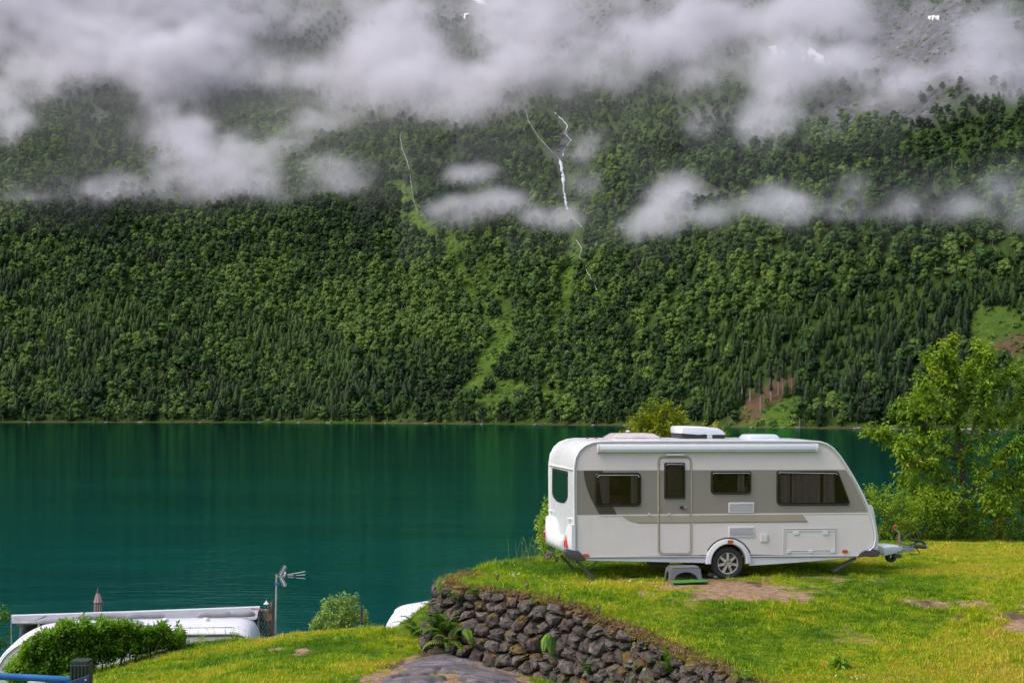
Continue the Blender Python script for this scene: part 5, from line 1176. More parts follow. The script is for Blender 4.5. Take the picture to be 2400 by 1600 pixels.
# air conditioner
xa, _ = RX(1588, 1010, 1.0); xb, _ = RX(1694, 1010, 1.0); ac = MB(); yc0, yc1 = .8, 1.5
base = [(xa + .02, .0), (xb - .005, .0), (xb - .0, .06), (xb - .1, .10), (xa + .01, .11), (xa, .06)]
for f_, y in ((.94, yc0), (1., yc0 + .06), (1., yc1 - .06), (.94, yc1)):
    for x, z in base: ac.v.append(((xa + xb) / 2 + (x - (xa + xb) / 2) * f_, y, zr_ - .02 + z * 1.25))
k = len(base)
for j in range(3):
    for i in range(k): ac.f.append((j * k + i, j * k + (i + 1) % k, (j + 1) * k + (i + 1) % k, (j + 1) * k + i))
ac.f += [tuple(range(k)), tuple(range(3 * k, 4 * k))[::-1]]; aco = ac.build('air_conditioner', M_black, car, 35)
top = [(xa - .005, .10), (xa - .01, .17), (xa + .0, .225), (xa + .04, .24), (xa + .42, .235), (xb - .16, .205), (xb - .05, .155), (xb + .0, .10), (xb + .005, .075), (xb - .26, .075), (xb - .34, .055), (xb - .42, .085), (xa + .35, .075)]
cv = MB(); k = len(top)
for f_, y, dz in ((.93, yc0 - .03, -.03), (1., yc0 + .05, 0), (1., yc1 - .05, 0), (.93, yc1 + .03, -.03)):
    for x, z in top: cv.v.append(((xa + xb) / 2 + (x - (xa + xb) / 2) * f_, y, zr_ + z + (dz if z > .12 else 0)))
for j in range(3):
    for i in range(k): cv.f.append((j * k + i, j * k + (i + 1) % k, (j + 1) * k + (i + 1) % k, (j + 1) * k + i))
cv.f += [tuple(range(k)), tuple(range(3 * k, 4 * k))[::-1]]; cv.build('cover', M_white, aco, 35, .008)
for i in range(9):
    MB().box((xa + .1 + i * .03, yc0 - .002, zr_ + .04), (.008, .01, .07)).build('grille_bar', M_dgrey, aco)
MB().box((xb - .33, yc0 - .012, zr_ + .035), (.10, .012, .055)).build('label_plate', M_trim, aco, None, .003)
q = RX(1392, 1028.5, .6)
for u in (560, 640): x, z = RX(*z1([(u, 262)])[0], .7); MB().box((x, .7, zr_ + .012), (.05, .05, .02)).build('roof_marker', M_amber, car, None, .004)
# ------------------------------------------------------------------ things round the caravan
M_stool = paint('stool_grey', (.13, .125, .135), .5, var=.08, bump=.15); M_mat = paint('mat_green', (.05, .17, .02), .95, var=.25, vscale=25, bump=.6, bscale=90)
def pg(px, py, Y0=27.): return on_ground(px, py, Y0)
q = pg(1603, 1364); st = empty('step_stool', q + Vector((0, .12, 0)), (0, 0, R(8))); tag(st, 'grey plastic step stool standing in front of the caravan door', 'step stool')
W2, D2, HT = .265, .17, .285
MB().prism(rrect(-W2, W2, -D2, D2, .04, 4), HT - .03, HT, lambda a, b, d: (a, b, d)).build('top', M_stool, st, None, .008)
for sy in (-1, 1):
    y = sy * D2; P = [(-W2 - .045, 0), (-W2, HT - .03), (W2, HT - .03), (W2 + .045, 0), (W2 - .03, 0)] + [( (W2 - .035) * math.cos(a) , .03 + .165 * math.sin(a)) for a in np.linspace(.15, math.pi - .15, 12)] + [(-W2 + .03, 0)]
    MB().prism(P, y - .012 + sy * .0, y + .012, lambda a, b, d: (a, d - sy * -.04 * (1 - b / HT), b)).build('side_frame', M_stool, st, None, .004)
for sx_ in (-1, 1):
    P = [(-D2 - .03, 0), (-D2, HT - .03), (D2, HT - .03), (D2 + .03, 0), (D2 - .03, 0)] + [((D2 - .04) * math.cos(a), .03 + .17 * math.sin(a)) for a in np.linspace(.15, math.pi - .15, 10)] + [(-D2 + .03, 0)]
    MB().prism(P, sx_ * W2 - .012, sx_ * W2 + .012, lambda a, b, d: (d + sx_ * .045 * (1 - b / HT), a, b)).build('end_frame', M_stool, st, None, .004)
mc = [pg(*p) for p in ((1571, 1362), (1577, 1371.5), (1661, 1369), (1645, 1361))]; zz = max(p.z for p in mc) + .03
mb = MB(); mb.prism([(p.x, p.y) for p in mc], zz, zz + .018, lambda a, b, d: (a, b, d)); tag(mb.build('door_mat', M_mat, None, None, .005), 'green artificial grass mat lying before the grey step stool', 'door mat')
M_peb = paint('chock_stone', (.30, .30, .31), .8, var=.25, bump=.4)
for k, (px, py, s, lb) in enumerate([(1668, 1349, .075, 'larger pale grey stone lying just left of the caravan wheel'), (1679, 1354, .055, 'small flat grey stone touching the left of the caravan tyre')]):
    me = rock_mesh(430 + k, 2, .6, .12, 'stone'); o = link('stone', me, M_peb); p = pg(px, py); o.location = p + Vector((0, -.05, .03)); o.scale = (s * 1.2, s, s); smooth(me); tag(o, lb, 'stone')
o = link('stone', rock_mesh(440, 2, .35, .1, 'stone'), paint('flat_stone', (.35, .20, .13), .9)); o.location = pg(1965, 1341) + Vector((0, 0, .03)); o.scale = (.14, .08, .06); tag(o, 'flat reddish stone lying under the front steady leg', 'stone')
# solar stake lamps
M_lampcap = paint('lamp_cap', (.12, .11, .10), .35, metal=.6)
for k, (px, pt, pb, lb) in enumerate([(1165.5, 1344, 1367, 'farthest solar stake lamp near the back corner of the wall'), (1235, 1367, 1399, 'second solar stake lamp from the left along the wall edge'), (1310, 1389, 1417, 'third solar stake lamp from the left along the wall edge'), (1404.5, 1419, 1452, 'nearest solar stake lamp on the wall edge above the hanging fern')]):
    b = pg(px, pb, 26.); h = (pb - pt) / F * b.y; e = empty('garden_lamp', b, (R(2 * (k % 2) - 1), R(1.5 - k), 0)); tag(e, lb, 'garden lamp', 'solar stake lamps along the top of the wall')
    MB().tube([(0, 0, -.05), (0, 0, h - .09)], .008, 6).build('stake', M_lampcap, e, 50); MB().lathe([(.01, h - .10), (.02, h - .09), (.028, h - .025)], 10).build('lens', M_clear, e, 50)
    MB().lathe([(.001, h), (.026, h - .002), (.034, h - .012), (.034, h - .03), (.02, h - .032)], 12).build('cap', M_lampcap, e, 50)

# ------------------------------------------------------------------ lower terrace: second caravan with awning
M_grey = paint('awning_grey', (.22, .22, .245), .85, var=.12, vscale=1.6, bump=.3, bscale=8); M_roof2 = paint('roof_white', (.62, .62, .645), .35, var=.03, vscale=.8, dirt=((.30, .28, .25), 1.2, .25)); M_cside = paint('side_cream', (.55, .55, .54), .4, var=.05)
A = at(600, 1476, 36.0); Bp = at(40, 1484, 35.4); ax_ = (A - Bp); ang = math.atan2(ax_.y, ax_.x); Lc = 6.9
c2 = empty('caravan', (A.x - math.cos(ang) * Lc, A.y - math.sin(ang) * Lc, A.z - 2.5), (0, 0, ang)); tag(c2, 'white caravan half hidden behind the hedge with grey awning along its far side', 'caravan')
pr2 = [(0.9, 0), (Lc - .25, 0), (Lc - .02, .3), (Lc, 1.2), (Lc - .01, 1.9), (Lc - .06, 2.2), (Lc - .2, 2.41), (Lc - .42, 2.49), (Lc - 1, 2.5), (2.6, 2.5), (1.9, 2.47), (1.45, 2.38), (1.15, 2.2), (.93, 1.98), (.74, 1.6), (.5, 1.1), (.3, .6), (.3, .3)]
pr2 = roundpoly(pr2, .25, 3); mb = MB(); k = len(pr2); ys = [0, .04, .25, 1.15, 2.05, 2.26, 2.3]
for y in ys:
    for x, z in pr2: mb.v.append((x, y, z + (.07 * (1 - ((y - 1.15) / 1.15) ** 2) - (.04 if y in (0, 2.3) else 0)) * (1 if z > 1.9 else 0)))
for j in range(len(ys) - 1):
    for i in range(k): mb.f.append((j * k + i, j * k + (i + 1) % k, (j + 1) * k + (i + 1) % k, (j + 1) * k + i))
mb.f += [tuple(range(k)), tuple(range((len(ys) - 1) * k, len(ys) * k))[::-1]]; mb.build('body', M_roof2, c2, 35)
ins2 = inset(pr2, .13); MB().prism(ins2, -.012, .0, FN).build('side_panel', M_cside, c2)
ar = [p for p in inset(pr2, .07) if p[1] > .9]; ar.sort(key=lambda p: math.atan2(p[1] - 1, p[0] - Lc / 2)); MB().tube([(x, -.015, z) for x, z in ar], .02, 6).build('edge_rail', M_trim, c2, 60)
ar2 = [p for p in inset(pr2, .115) if p[1] > 1.9 and p[0] > 2.2]; ar2.sort(key=lambda p: -p[0]); MB().tube([(x, -.02, z - .0) for x, z in ar2], .016, 6).build('shadow_seam', M_dgrey, c2, 60)
for x in (2.2, 4.7):
    (w_) = roundpoly([(x - .5, 1.25), (x + .5, 1.25), (x + .5, 1.9), (x - .5, 1.9)], .08); wq = MB().prism(w_, -.04, -.012, FN).build('window', M_frame, c2)
dm = MB()
for s, z in ((0, -.03), (0, .06), (.1, .11), (.35, .12)): dm.v += [(a, b, 2.53 + z) for a, b in rrect(3.1 + s, 4.1 - s, .5 + s * .6, 1.15 - s * .6, .08, 3)]
k = 16
for j in range(3):
    for i in range(k): dm.f.append((j * k + i, j * k + (i + 1) % k, (j + 1) * k + (i + 1) % k, (j + 1) * k + i))
dm.f.append(tuple(range(3 * k, 4 * k))); dm.build('skylight', paint('dome_grey', (.38, .35, .38), .3, coat=.3), c2, 35)
for y_, z_ in ((.16, 2.50), (.30, 2.535)): MB().tube([(2.6, y_, z_ - .03), (3.2, y_, z_), (Lc - .6, y_, z_), (Lc - .3, y_, z_ - .07)], .012, 6).build('roof_seam', M_grey, c2, 60)
for x_ in (4.6, 5.6): MB().lathe([(.001, .09), (.07, .08), (.09, .05), (.09, -.02)], 12, Matrix.Translation((x_, 1.2, 2.57))).build('roof_vent', M_trim, c2, 40)
# inflated pads lying along the far roof edge are part of the awning's skirt
aw = empty('awning', c2.location, (0, 0, ang)); tag(aw, 'long grey fabric awning stretched behind the hedged white caravan', 'awning')
P0 = at(27, 1443, 39.4); P1 = at(609, 1422.5, 40.8); inv = (Matrix.Translation(c2.location) @ Matrix.Rotation(ang, 4, 'Z')).inverted(); P0 = inv @ P0; P1 = inv @ P1
r = np.random.RandomState(61); nx_, ny_ = 70, 14; mb = MB()
for j in range(ny_ + 1):
    t = j / ny_
    for i in range(nx_ + 1):
        s = i / nx_; far = P0.lerp(P1, s); near = Vector((.7 + (Lc - .85) * s, 2.22, 2.44)); p = near.lerp(far, t)
        wv = .035 * math.sin(s * 46 + t * 9) * math.sin(math.pi * min(1, t * 1.2)) * (1.6 if s < .16 or s > .9 else .7); p.z += wv - .10 * math.sin(math.pi * t) * (1 if .02 < s < .98 else .3); mb.v.append(tuple(p))
for j in range(ny_):
    for i in range(nx_): a = j * (nx_ + 1) + i; mb.f.append((a, a + 1, a + nx_ + 2, a + nx_ + 1))
top_n = len(mb.v)
for i in range(nx_ + 1):
    s = i / nx_; p = P0.lerp(P1, s); mb.v.append((p.x, p.y + .02, p.z - .16 + .01 * math.sin(s * 90)))
for i in range(nx_): a = ny_ * (nx_ + 1) + i; mb.f.append((a, a + 1, top_n + i + 1, top_n + i))
mb.build('canopy', M_grey, aw, 60)
MB().tube([tuple(P0), tuple(P0.lerp(P1, .5) + Vector((0, 0, -.01))), tuple(P1)], .035, 8).build('front_pole', M_trim, aw, 50)
for s, nm in ((0.0, 'leg'), (.15, 'leg'), (1.0, 'leg')):
    p = P0.lerp(P1, s); MB().tube([(p.x, p.y, 0), tuple(p)], .022, 6).build(nm, M_grey, aw)
near0 = Vector((.7, 2.2, 2.44)); mb = MB(); 
p = P0.lerp(P1, .14)
mb.add([(near0.x + .2, near0.y, near0.z - .1), tuple(p), (p.x, p.y, .2), (near0.x, near0.y + .1, .2)], [(0, 1, 2, 3)]); mb.add([tuple(P1), (Lc - .1, 2.2, 2.4), (Lc - .1, 2.25, .2), (P1.x, P1.y, .2)], [(0, 1, 2, 3)]); mb.build('side_wall', M_grey, aw)
for (a, b) in ((1.3, 3.1), (2.2, 3.9), (3.5, 4.5), (5.3, 6.2), (6.1, 6.75)):
    if b - a < .2: continue
    z = 2.50 if a > 1.5 else 2.40; pts = [(a + (b - a) * k / 8, 2.02 + .02 * math.sin(k + a), z + .10 + (.02 if 0 < k < 8 else -.02) - (.12 * (1 - k / 8) if a < 1.2 else 0)) for k in range(9)]
    MB().tube(pts, [.035, .075, .08, .08, .078, .08, .08, .074, .035], 10).build('inflated_pad', M_grey, aw, 60)
# parasol
M_par = paint('parasol_cloth', (.30, .215, .205), .9, var=.15, vscale=4)
pb = at(230, 1434, 42.); ps = empty('parasol', (pb.x, 42., 4.1)); tag(ps, 'closed mauve parasol standing behind the grey awning', 'parasol'); hh = at(230, 1380, 42).z - 4.1
MB().tube([(0, 0, 0), (0, 0, hh - .1)], .022, 8).build('pole', M_dgrey, ps, 50)
def pleat(prof_, n=28, amp=.16):
    mb = MB()
    for r_, z in prof_:
        for k in range(n): a = 2 * math.pi * k / n; q = r_ * (1 + amp * math.cos(k * math.pi)); mb.v.append((q * math.cos(a), q * math.sin(a), z))
    for j in range(len(prof_) - 1):
        for k in range(n): mb.f.append((j * n + k, j * n + (k + 1) % n, (j + 1) * n + (k + 1) % n, (j + 1) * n + k))
    return mb
pleat([(.09, hh - 1.75), (.13, hh - 1.5), (.12, hh - .9), (.09, hh - .3), (.03, hh - .06)]).build('canopy', M_par, ps, 30)
pleat([(.125, hh - .36), (.11, hh - .34), (.075, hh - .2), (.035, hh - .07)], 20, .1).build('top_flap', M_par, ps, 30)
MB().lathe([(.001, hh + .04), (.02, hh + .02), (.028, hh - .03), (.045, hh - .06), (.05, hh - .12), (.02, hh - .13)], 10).build('finial', M_black, ps, 40)
# lattice fence
M_fw = paint('fence_wood', (.17, .095, .06), .85, var=.3, vscale=5, bump=.5, bscale=20)
f0 = at(592, 1460, 40.6); f1 = at(637, 1460, 40.2); fz = 4.1; fe = empty('lattice_fence', (f0.x, f0.y, fz), (0, 0, math.atan2(f1.y - f0.y, f1.x - f0.x))); tag(fe, 'brown wooden lattice fence at the right end of the awning', 'fence'); FW = (f1 - f0).xy.length; tz = at(592, 1424, 40.6).z - fz; 
for x in (0, FW): MB().box((x, 0, tz / 2 + (.1 if x else 0)), (.07, .07, tz + (.2 if x else 0))).build('post', M_fw, fe, None, .006)
zr_l = tz - .35
for z, x0 in ((tz - .02, 0), (zr_l + .02 - .0, 0), (zr_l - .62, 0)): MB().bar((0, -.045, z), (FW, -.045, z + (.05 if z < tz - .1 else 0)), .03, .055).build('rail', M_fw, fe, None, .004)
r_ = random.Random(4)
for k in range(4): MB().box((FW / 2, 0, zr_l - .72 - .13 * k), (FW, .02, .115)).build('board', M_fw, fe, None, .003)
for sgn_ in (-1, 1):
    for k in range(-4, 9):
        for (z0, z1_, y) in ((zr_l, tz - .04, -.02), (zr_l - .58, zr_l - .02, -.02)):
            # slat along direction (1, sgn)
            pts = []
            c0 = k * .125
            xa, xb = c0, c0 + (z1_ - z0)
            if sgn_ < 0: xa, xb = c0 + (z1_ - z0), c0
            za, zb = z0, z1_
            # clip to 0..FW
            def cl(xa, za, xb, zb):
                out = [(xa, za), (xb, zb)]
                for lim, s in ((0, 1), (FW, -1)):
                    (a, b), (c, d) = out; ia = (a - lim) * s >= 0; ic = (c - lim) * s >= 0
                    if not ia and not ic: return None
                    if ia != ic: t = (lim - a) / (c - a); m_ = (lim, b + (d - b) * t); out = [m_, (c, d)] if not ia else [(a, b), m_]
                return out
            q = cl(xa, za, xb, zb)
            if q and math.hypot(q[1][0] - q[0][0], q[1][1] - q[0][1]) > .08: MB().bar((q[0][0], y + sgn_ * .008, q[0][1]), (q[1][0], y + sgn_ * .008, q[1][1]), .012, .028).build('slat', M_fw, fe)
ln = at(624.5, 1428, 40.1); le = empty('lantern', ln); tag(le, 'small white lantern with pointed roof on the lattice fence post', 'lantern')
MB().lathe([(.001, .27), (.012, .24), (.03, .20), (.075, .165), (.08, .15), (.02, .15)], 6).build('roof', M_trim, le, 30); MB().lathe([(.035, .02), (.05, .145)], 6).build('glass', M_clear, le)
for k in range(6): a = math.pi * k / 3; MB().bar((.035 * math.cos(a), .035 * math.sin(a), .01), (.052 * math.cos(a), .052 * math.sin(a), .15), .007).build('glazing_bar', M_dgrey, le)
MB().lathe([(.001, -.03), (.02, -.02), (.04, .0), (.04, .02), (.001, .02)], 8).build('base', M_trim, le, 30)
# TV aerial mast
mp_ = at(648.5, 1345, 38.5); mz = gz(mp_.x, 38.5); ms = empty('aerial_mast', (mp_.x, 38.5, mz)); tag(ms, 'grey steel mast with three-pronged television aerial above the lake', 'aerial'); MH = mp_.z - mz
MB().tube([(-.05, 0, -.3), (-.03, 0, MH * .5), (0, 0, MH)], .028, 8).build('mast', M_steel, ms, 50)
def mloc(px, py, dy=0): p = at(px, py, 38.5 + dy); return (p.x - mp_.x, dy, p.z - mz)
def zz4(u, v): return (600 + .2126 * u, 1300 + .2126 * v)
for a, b in ((350, (540, 180)), (355, (545, 216)), (360, (540, 258))):
    pass
for v0, v1 in ((225, 180), (232, 216), (240, 258)): MB().bar(mloc(*zz4(300, v0)), mloc(*zz4(543, v1), .1 * (v1 - 216) / 40), .014).build('boom', M_trim, ms)
for u, h_ in ((335, 22), (425, 28)): MB().bar(mloc(*zz4(u, 232 - h_ * (1.2 if u > 400 else 1) - (6 if u > 400 else 0))), mloc(*zz4(u, 232 + h_)), .06, .045).build('clamp', M_black, ms, None, .01)
for (p, q_, s) in (((265, 225), (325, 118), 1), ((270, 245), (325, 345), -1)):
    a = Vector(mloc(*zz4(*p))); b = Vector(mloc(*zz4(*q_), -.15)); el = MB().bar(a, b, .011).build('reflector_boom', M_trim, ms); d = (b - a); nrm = Vector((-d.z, 0, d.x)).normalized()
    for k in range(7): c = a.lerp(b, (k + .6) / 7.2); MB().bar(c - nrm * .06, c + nrm * .06 + Vector((0, .0, 0)), .007).build('element', M_trim, el)
MB().bar(mloc(*zz4(230, 238)), mloc(*zz4(340, 232)), .035).build('cross_arm', M_steel, ms); MB().box(mloc(*zz4(233, 318)), (.14, .08, .06)).build('clamp', paint('blue_tape', (.02, .06, .25), .6), ms, None, .006)
MB().box(mloc(*zz4(320, 205)), (.05, .04, .09)).build('junction_box', M_trim, ms)

# ------------------------------------------------------------------ third caravan behind the wall
c3o = at(930, 1472, 33.2); c3 = empty('caravan', (c3o.x, 33.2, c3o.z - 2.02), (0, 0, R(14))); tag(c3, 'white and cream caravan roof with pale blue edge showing left of the wall', 'caravan')
p3 = roundpoly([(0, 0), (6, 0), (6, 2.6), (3.2, 2.52), (1.4, 2.36), (.35, 2.22), (.02, 1.75)], [.05, .05, .1, .3, .3, .45, .35], 6); mb = MB(); k = len(p3); ys = [0, .03, .2, 1.1, 1.95, 2.17, 2.2]
for y in ys:
    for x, z in p3: mb.v.append((x + .05 * (abs(y - 1.1) > 1.0) * (x < .3), y, z + (.05 * (1 - ((y - 1.1) / 1.1) ** 2) - (.03 if y in (0, 2.2) else 0)) * (1 if z > 1.4 else 0)))
for j in range(len(ys) - 1):
    for i in range(k): mb.f.append((j * k + i, j * k + (i + 1) % k, (j + 1) * k + (i + 1) % k, (j + 1) * k + i))
mb.f += [tuple(range(k)), tuple(range((len(ys) - 1) * k, len(ys) * k))[::-1]]; mb.build('body', M_roof2, c3, 35)
MB().prism(inset(p3, .12), -.012, .0, FN).build('side_panel', paint('cream_side', (.42, .385, .34), .5, var=.06), c3)
ar = [p for p in inset(p3, .10) if p[1] > 1.0]; ar.sort(key=lambda p: math.atan2(p[1] - .8, p[0] - 3)); MB().tube([(x, -.016, z) for x, z in ar], .016, 6).build('edge_seam', M_dgrey, c3, 60)
MB().tube([(x, 2.12, z + .02) for x, z in p3 if z > 2.3 and x > 1.2][::-1], .045, 8).build('blue_edge', paint('pale_blue', (.22, .42, .68), .4), c3, 50)
MB().tube([(1.7, .6, 2.44), (1.72, .62, 2.475), (2.05, .66, 2.50), (2.07, .66, 2.46)], .012, 6).build('roof_handle', paint('rusty_handle', (.35, .20, .08), .7), c3)
# low white step wall panel and black post beside the shrub
a = at(832, 1480, 32.6); b = at(903, 1479, 32.2); mb = MB().bar((a.x, a.y, a.z - .05), (b.x, b.y, b.z - .05), .5, .08); mb.bar((a.x, a.y, a.z - .3), (b.x, b.y, b.z - .3), .06, .5); tag(mb.build('low_table', M_trim, None, None, .008), 'low white flat board resting between the shrub and the cream caravan', 'table')
a = at(847, 1420, 32.); zb_ = gz(a.x, 32.); pe = empty('bollard', (a.x, 32., zb_)); tag(pe, 'slim black post standing in front of the lakeside shrub', 'post'); MB().lathe([(.028, -.2), (.028, a.z - zb_ - .02), (.022, a.z - zb_), (.001, a.z - zb_)], 10).build('shaft', M_black, pe, 40); MB().lathe([(.034, a.z - zb_ - .42), (.034, a.z - zb_ - .40)], 10).build('collar', M_steel, pe)
# playground-style rail, bottom left corner, close to the camera
M_blue = paint('blue_tube', (.008, .11, .34), .35, var=.15, coat=.3); M_navy = paint('navy_board', (.012, .02, .07), .5, var=.2); M_post = paint('green_post', (.008, .022, .014), .5, var=.3)
Yr = 13.; e = empty('climbing_frame', at(184, 1600, Yr)); tag(e, 'blue padded rail with dark green post and navy board in the near left corner', 'railing'); eo = e.location
def el(px, py, dy=0): p = at(px, py, Yr + dy) - eo; return tuple(p)
MB().tube([el(-180, 1574, -.4), el(0, 1584), el(80, 1587.5), el(168, 1593, .1)], .031, 14).build('padded_rail', M_blue, e, 60)
x0_, _, zt = el(163, 1562); x1_, _, _ = el(205, 1562); mb = MB(); wq = x1_ - x0_; mb.box(((x0_ + x1_) / 2, .09, zt / 2 - .55), (wq, wq, abs(zt) + 1.2)); 
for i in range(5): mb.box((x0_ + wq * (i + .5) / 5, .09 - wq / 2 - .004, zt / 2 - .56), (wq / 9, .012, abs(zt) + 1.15))
mb.build('post', M_post, e, None, .006); MB().box(((x0_ + x1_) / 2, .09, zt + .008), (wq * 1.03, wq * 1.03, .014)).build('post_cap', M_dgrey, e, None, .004)
x2, _, z2a = el(150, 1601, -.15); x3, _, z3a = el(209, 1581, -.15); mb = MB(); vs = []
for y in (-.15, -.11):
    vs += [(x2, y, z2a - .3), (x3, y, z3a - .35), (x3, y, z3a), (x2, y, z2a)]
mb.add(vs, [(0, 1, 2, 3), (4, 7, 6, 5), (0, 4, 5, 1), (1, 5, 6, 2), (2, 6, 7, 3), (3, 7, 4, 0)]); bo = mb.build('board', M_navy, e, None, .004)
q = el(201, 1593, -.155); MB().lathe([(.0, .006), (.008, .005), (.011, 0)], 10, Matrix.Translation(q) @ Matrix.Rotation(R(90), 4, 'X')).build('bolt', M_steel, bo)
q = el(82, 1600, .1); MB().box((q[0], q[1] + .05, q[2] - .02), (.16, .03, .05)).build('label', M_trim, e, None, .003)

# ------------------------------------------------------------------ plants
M_twig = paint('twig', (.05, .032, .025), .9, var=.3, vscale=6)
M_cherry = foliage('cherry_leaves', [(.04, .09, .006), (.08, .16, .009), (.14, .25, .012), (.23, .35, .016), (.35, .38, .03)], .9, .4, 4., .5)
M_hedge = foliage('hedge_leaves', [(.07, .17, .010), (.14, .28, .014), (.25, .40, .02), (.36, .48, .03)], 1.2, .35, 5., .5)
M_shrub = foliage('shrub_leaves', [(.09, .17, .03), (.17, .28, .05), (.26, .38, .08), (.36, .46, .12)], 1.2, .35, 4., .5)
M_yel = foliage('yellow_leaves', [(.08, .12, .006), (.17, .22, .008), (.28, .32, .012), (.40, .36, .03)], 1.2, .4, 4., .5)
M_fern = foliage('fern_leaves', [(.035, .10, .010), (.08, .18, .014), (.14, .27, .018), (.22, .36, .02)], 1.5, .35, 5., .5)
M_reed = paint('reddish_stalk', (.16, .06, .03), .8)
def twigs_leaves(r, tips, dirs, nl, LL, tw, spread=.45, droop=.3):
    """leaves along short twigs; returns centre, dir, normal, length"""
    C_ = []; D_ = []; N_ = []; L_ = []
    for p, d in zip(tips, dirs):
        d = unit(np.array(d)); k = nl
        for i in range(k):
            t = (i + .5) / k * tw; az = i * 2.4 + r.rand(); s = unit(np.cross(d, [0.3, .2, 1])); u = np.cross(s, d); side_ = s * math.cos(az) + u * math.sin(az)
            ld = unit(d * r.uniform(.2, .7) + side_ * r.uniform(.5, 1) + np.array([0, 0, -droop])); C_.append(np.array(p) + d * (t - tw * .5) + side_ * .005 + r.randn(3) * tw * spread * .15); D_.append(ld)
            N_.append(unit(np.array([0, 0, 1]) + .5 * r.randn(3))); L_.append(LL * r.uniform(.6, 1.2))
    return np.array(C_), np.array(D_), np.array(N_), np.array(L_)
def leaf_obj(name, r, tips, dirs, nl, LL, tw, mat, parent, ratio=.5, droop=.3, wd=1):
    c, d, n_, l = twigs_leaves(r, tips, dirs, nl, LL, tw, droop=droop); v, f = leaf_arrays(c, d, n_, l, l * ratio, .15); o = link(name, raw_mesh(name, v, 3, f), mat, parent); return o
def shrub(name, base, size, ntips, nl, LL, mat, label, cat, seed, group=None, stems=9, tw=.16, droop=.25, lob=.35, shape=None):
    r = np.random.RandomState(seed); e = empty(name, base); tag(e, label, cat, group); tips = []; dirs = []
    sx_, sy, sz = size; tries = 0
    while len(tips) < ntips and tries < ntips * 20:
        tries += 1
        d = unit(r.randn(3)); rad = r.rand() ** .33; p = d * rad; 
        lump = .72 + lob * 1.2 * (fbm(np.array([math.atan2(d[1], d[0]) * 1.4 + seed]), np.array([d[2] * 2.2 + seed]), 3, 210)[0] - .2)
        q = np.array([p[0] * sx_, p[1] * sy, (p[2] * .5 + .5) * sz]) * np.array([lump, lump, 1])
        if q[2] > sz * lump * 1.25: continue
        if shape is not None and not shape(q[0] / sx_, q[2] / sz): continue
        if rad < .55 and r.rand() < .5: continue
        tips.append(q); dirs.append(unit(d * .8 + np.array([0, 0, .7]) + .35 * r.randn(3)))
    fo_ = leaf_obj('foliage', r, tips, dirs, nl, LL, tw, mat, e, droop=droop); mb = MB()
    for k in range(stems):
        t = tips[r.randint(len(tips))]; mb.tube([(r.randn() * sx_ * .12, r.randn() * sy * .12, -.1), (t[0] * .5, t[1] * .5, t[2] * .55), tuple(t)], [.018, .010, .003], 5, False)
    mb.build('stems', M_twig, e, 60); return e, tips
# hedge along the second caravan
r = np.random.RandomState(71); hb = [(40, 1592, 29.0), (110, 1580, 29.0), (190, 1560, 29.4), (270, 1540, 29.8), (350, 1520, 30.3), (405, 1508, 30.7)]
htop = [(22, 1578), (50, 1542), (72, 1514), (100, 1490), (140, 1478), (200, 1470), (250, 1467), (300, 1472), (350, 1474), (395, 1482), (425, 1500)]
tips = []; dirs = []
for _ in range(1900):
    px = r.uniform(22, 428); yt = np.interp(px, [a for a, b in htop], [b for a, b in htop]) + 20 * (fbm(np.array([px / 20.]), np.array([2.]), 3, 220)[0] - .5) * 2 - (14 if r.rand() < .02 else 0); yb = np.interp(px, [a for a, b, c in hb], [b for a, b, c in hb]); Yb = np.interp(px, [a for a, b, c in hb], [c for a, b, c in hb])
    t = r.rand() ** 1.0; dy = r.uniform(0, 1) ** 1.0 * 1.0 * (1 if t > .3 else .6); top_ = r.rand() < .35
    py = yb + (yt - yb) * (t if not top_ else r.uniform(.85, 1.0)); p = at(px, py, Yb + dy * .9); tips.append(np.array(p)); dirs.append(unit(np.array([r.randn() * .4, -.5 + r.randn() * .4 + dy * .6, .9])))
e = empty('hedge', at(220, 1560, 29.4)); tag(e, 'leafy green hedge growing in front of the lower white caravan', 'hedge'); eo = np.array(e.location); tips = [t - eo for t in tips]
leaf_obj('foliage', r, tips, dirs, 17, .10, .26, M_hedge, e, ratio=.45, droop=.1); mb = MB()
for k in range(46):
    t = tips[r.randint(len(tips))]; x = t[0] + r.randn() * .15; y = min(t[1], .6) ; mb.tube([(x, y, gz(x + eo[0], y + eo[1]) - eo[2] - .05), (t[0], t[1], t[2])], [.014, .006], 5, False)
mb.build('stems', M_twig, e, 60)
# lakeside shrub
b = at(800, 1486, 32.6); shrub('shrub', (b.x, b.y, gz(b.x, 31.8) - .25), (.92, .6, 1.5), 420, 15, .09, M_shrub, 'pale green leafy shrub growing behind the lawn crest by the black post', 'shrub', 5, stems=16, tw=.22, droop=.15, lob=.5, shape=lambda a, c: abs(a) < 1.15 - c * .85)
b = at(865, 1486, 33.4); shrub('shrub', (b.x, b.y, gz(b.x, 32.2) - .4), (.42, .4, .95), 90, 13, .07, M_shrub, 'smaller pale shrub just right of the black post', 'shrub', 6, stems=8, tw=.2, droop=.15, shape=lambda a, c: abs(a) < 1.15 - c * .8)
b = at(895, 1490, 32.4); shrub('weed', (b.x, b.y, gz(b.x, 32.) - .1), (.6, .3, .42), 60, 9, .05, M_shrub, 'low leafy weeds in front of the cream caravan', 'weeds', 8, stems=6)
b = at(688, 1490, 31.9); shrub('weed', (b.x, b.y, gz(b.x, 31.9)), (.5, .3, .26), 40, 9, .045, M_shrub, 'low weeds right of the aerial mast foot', 'weeds', 9, stems=6)
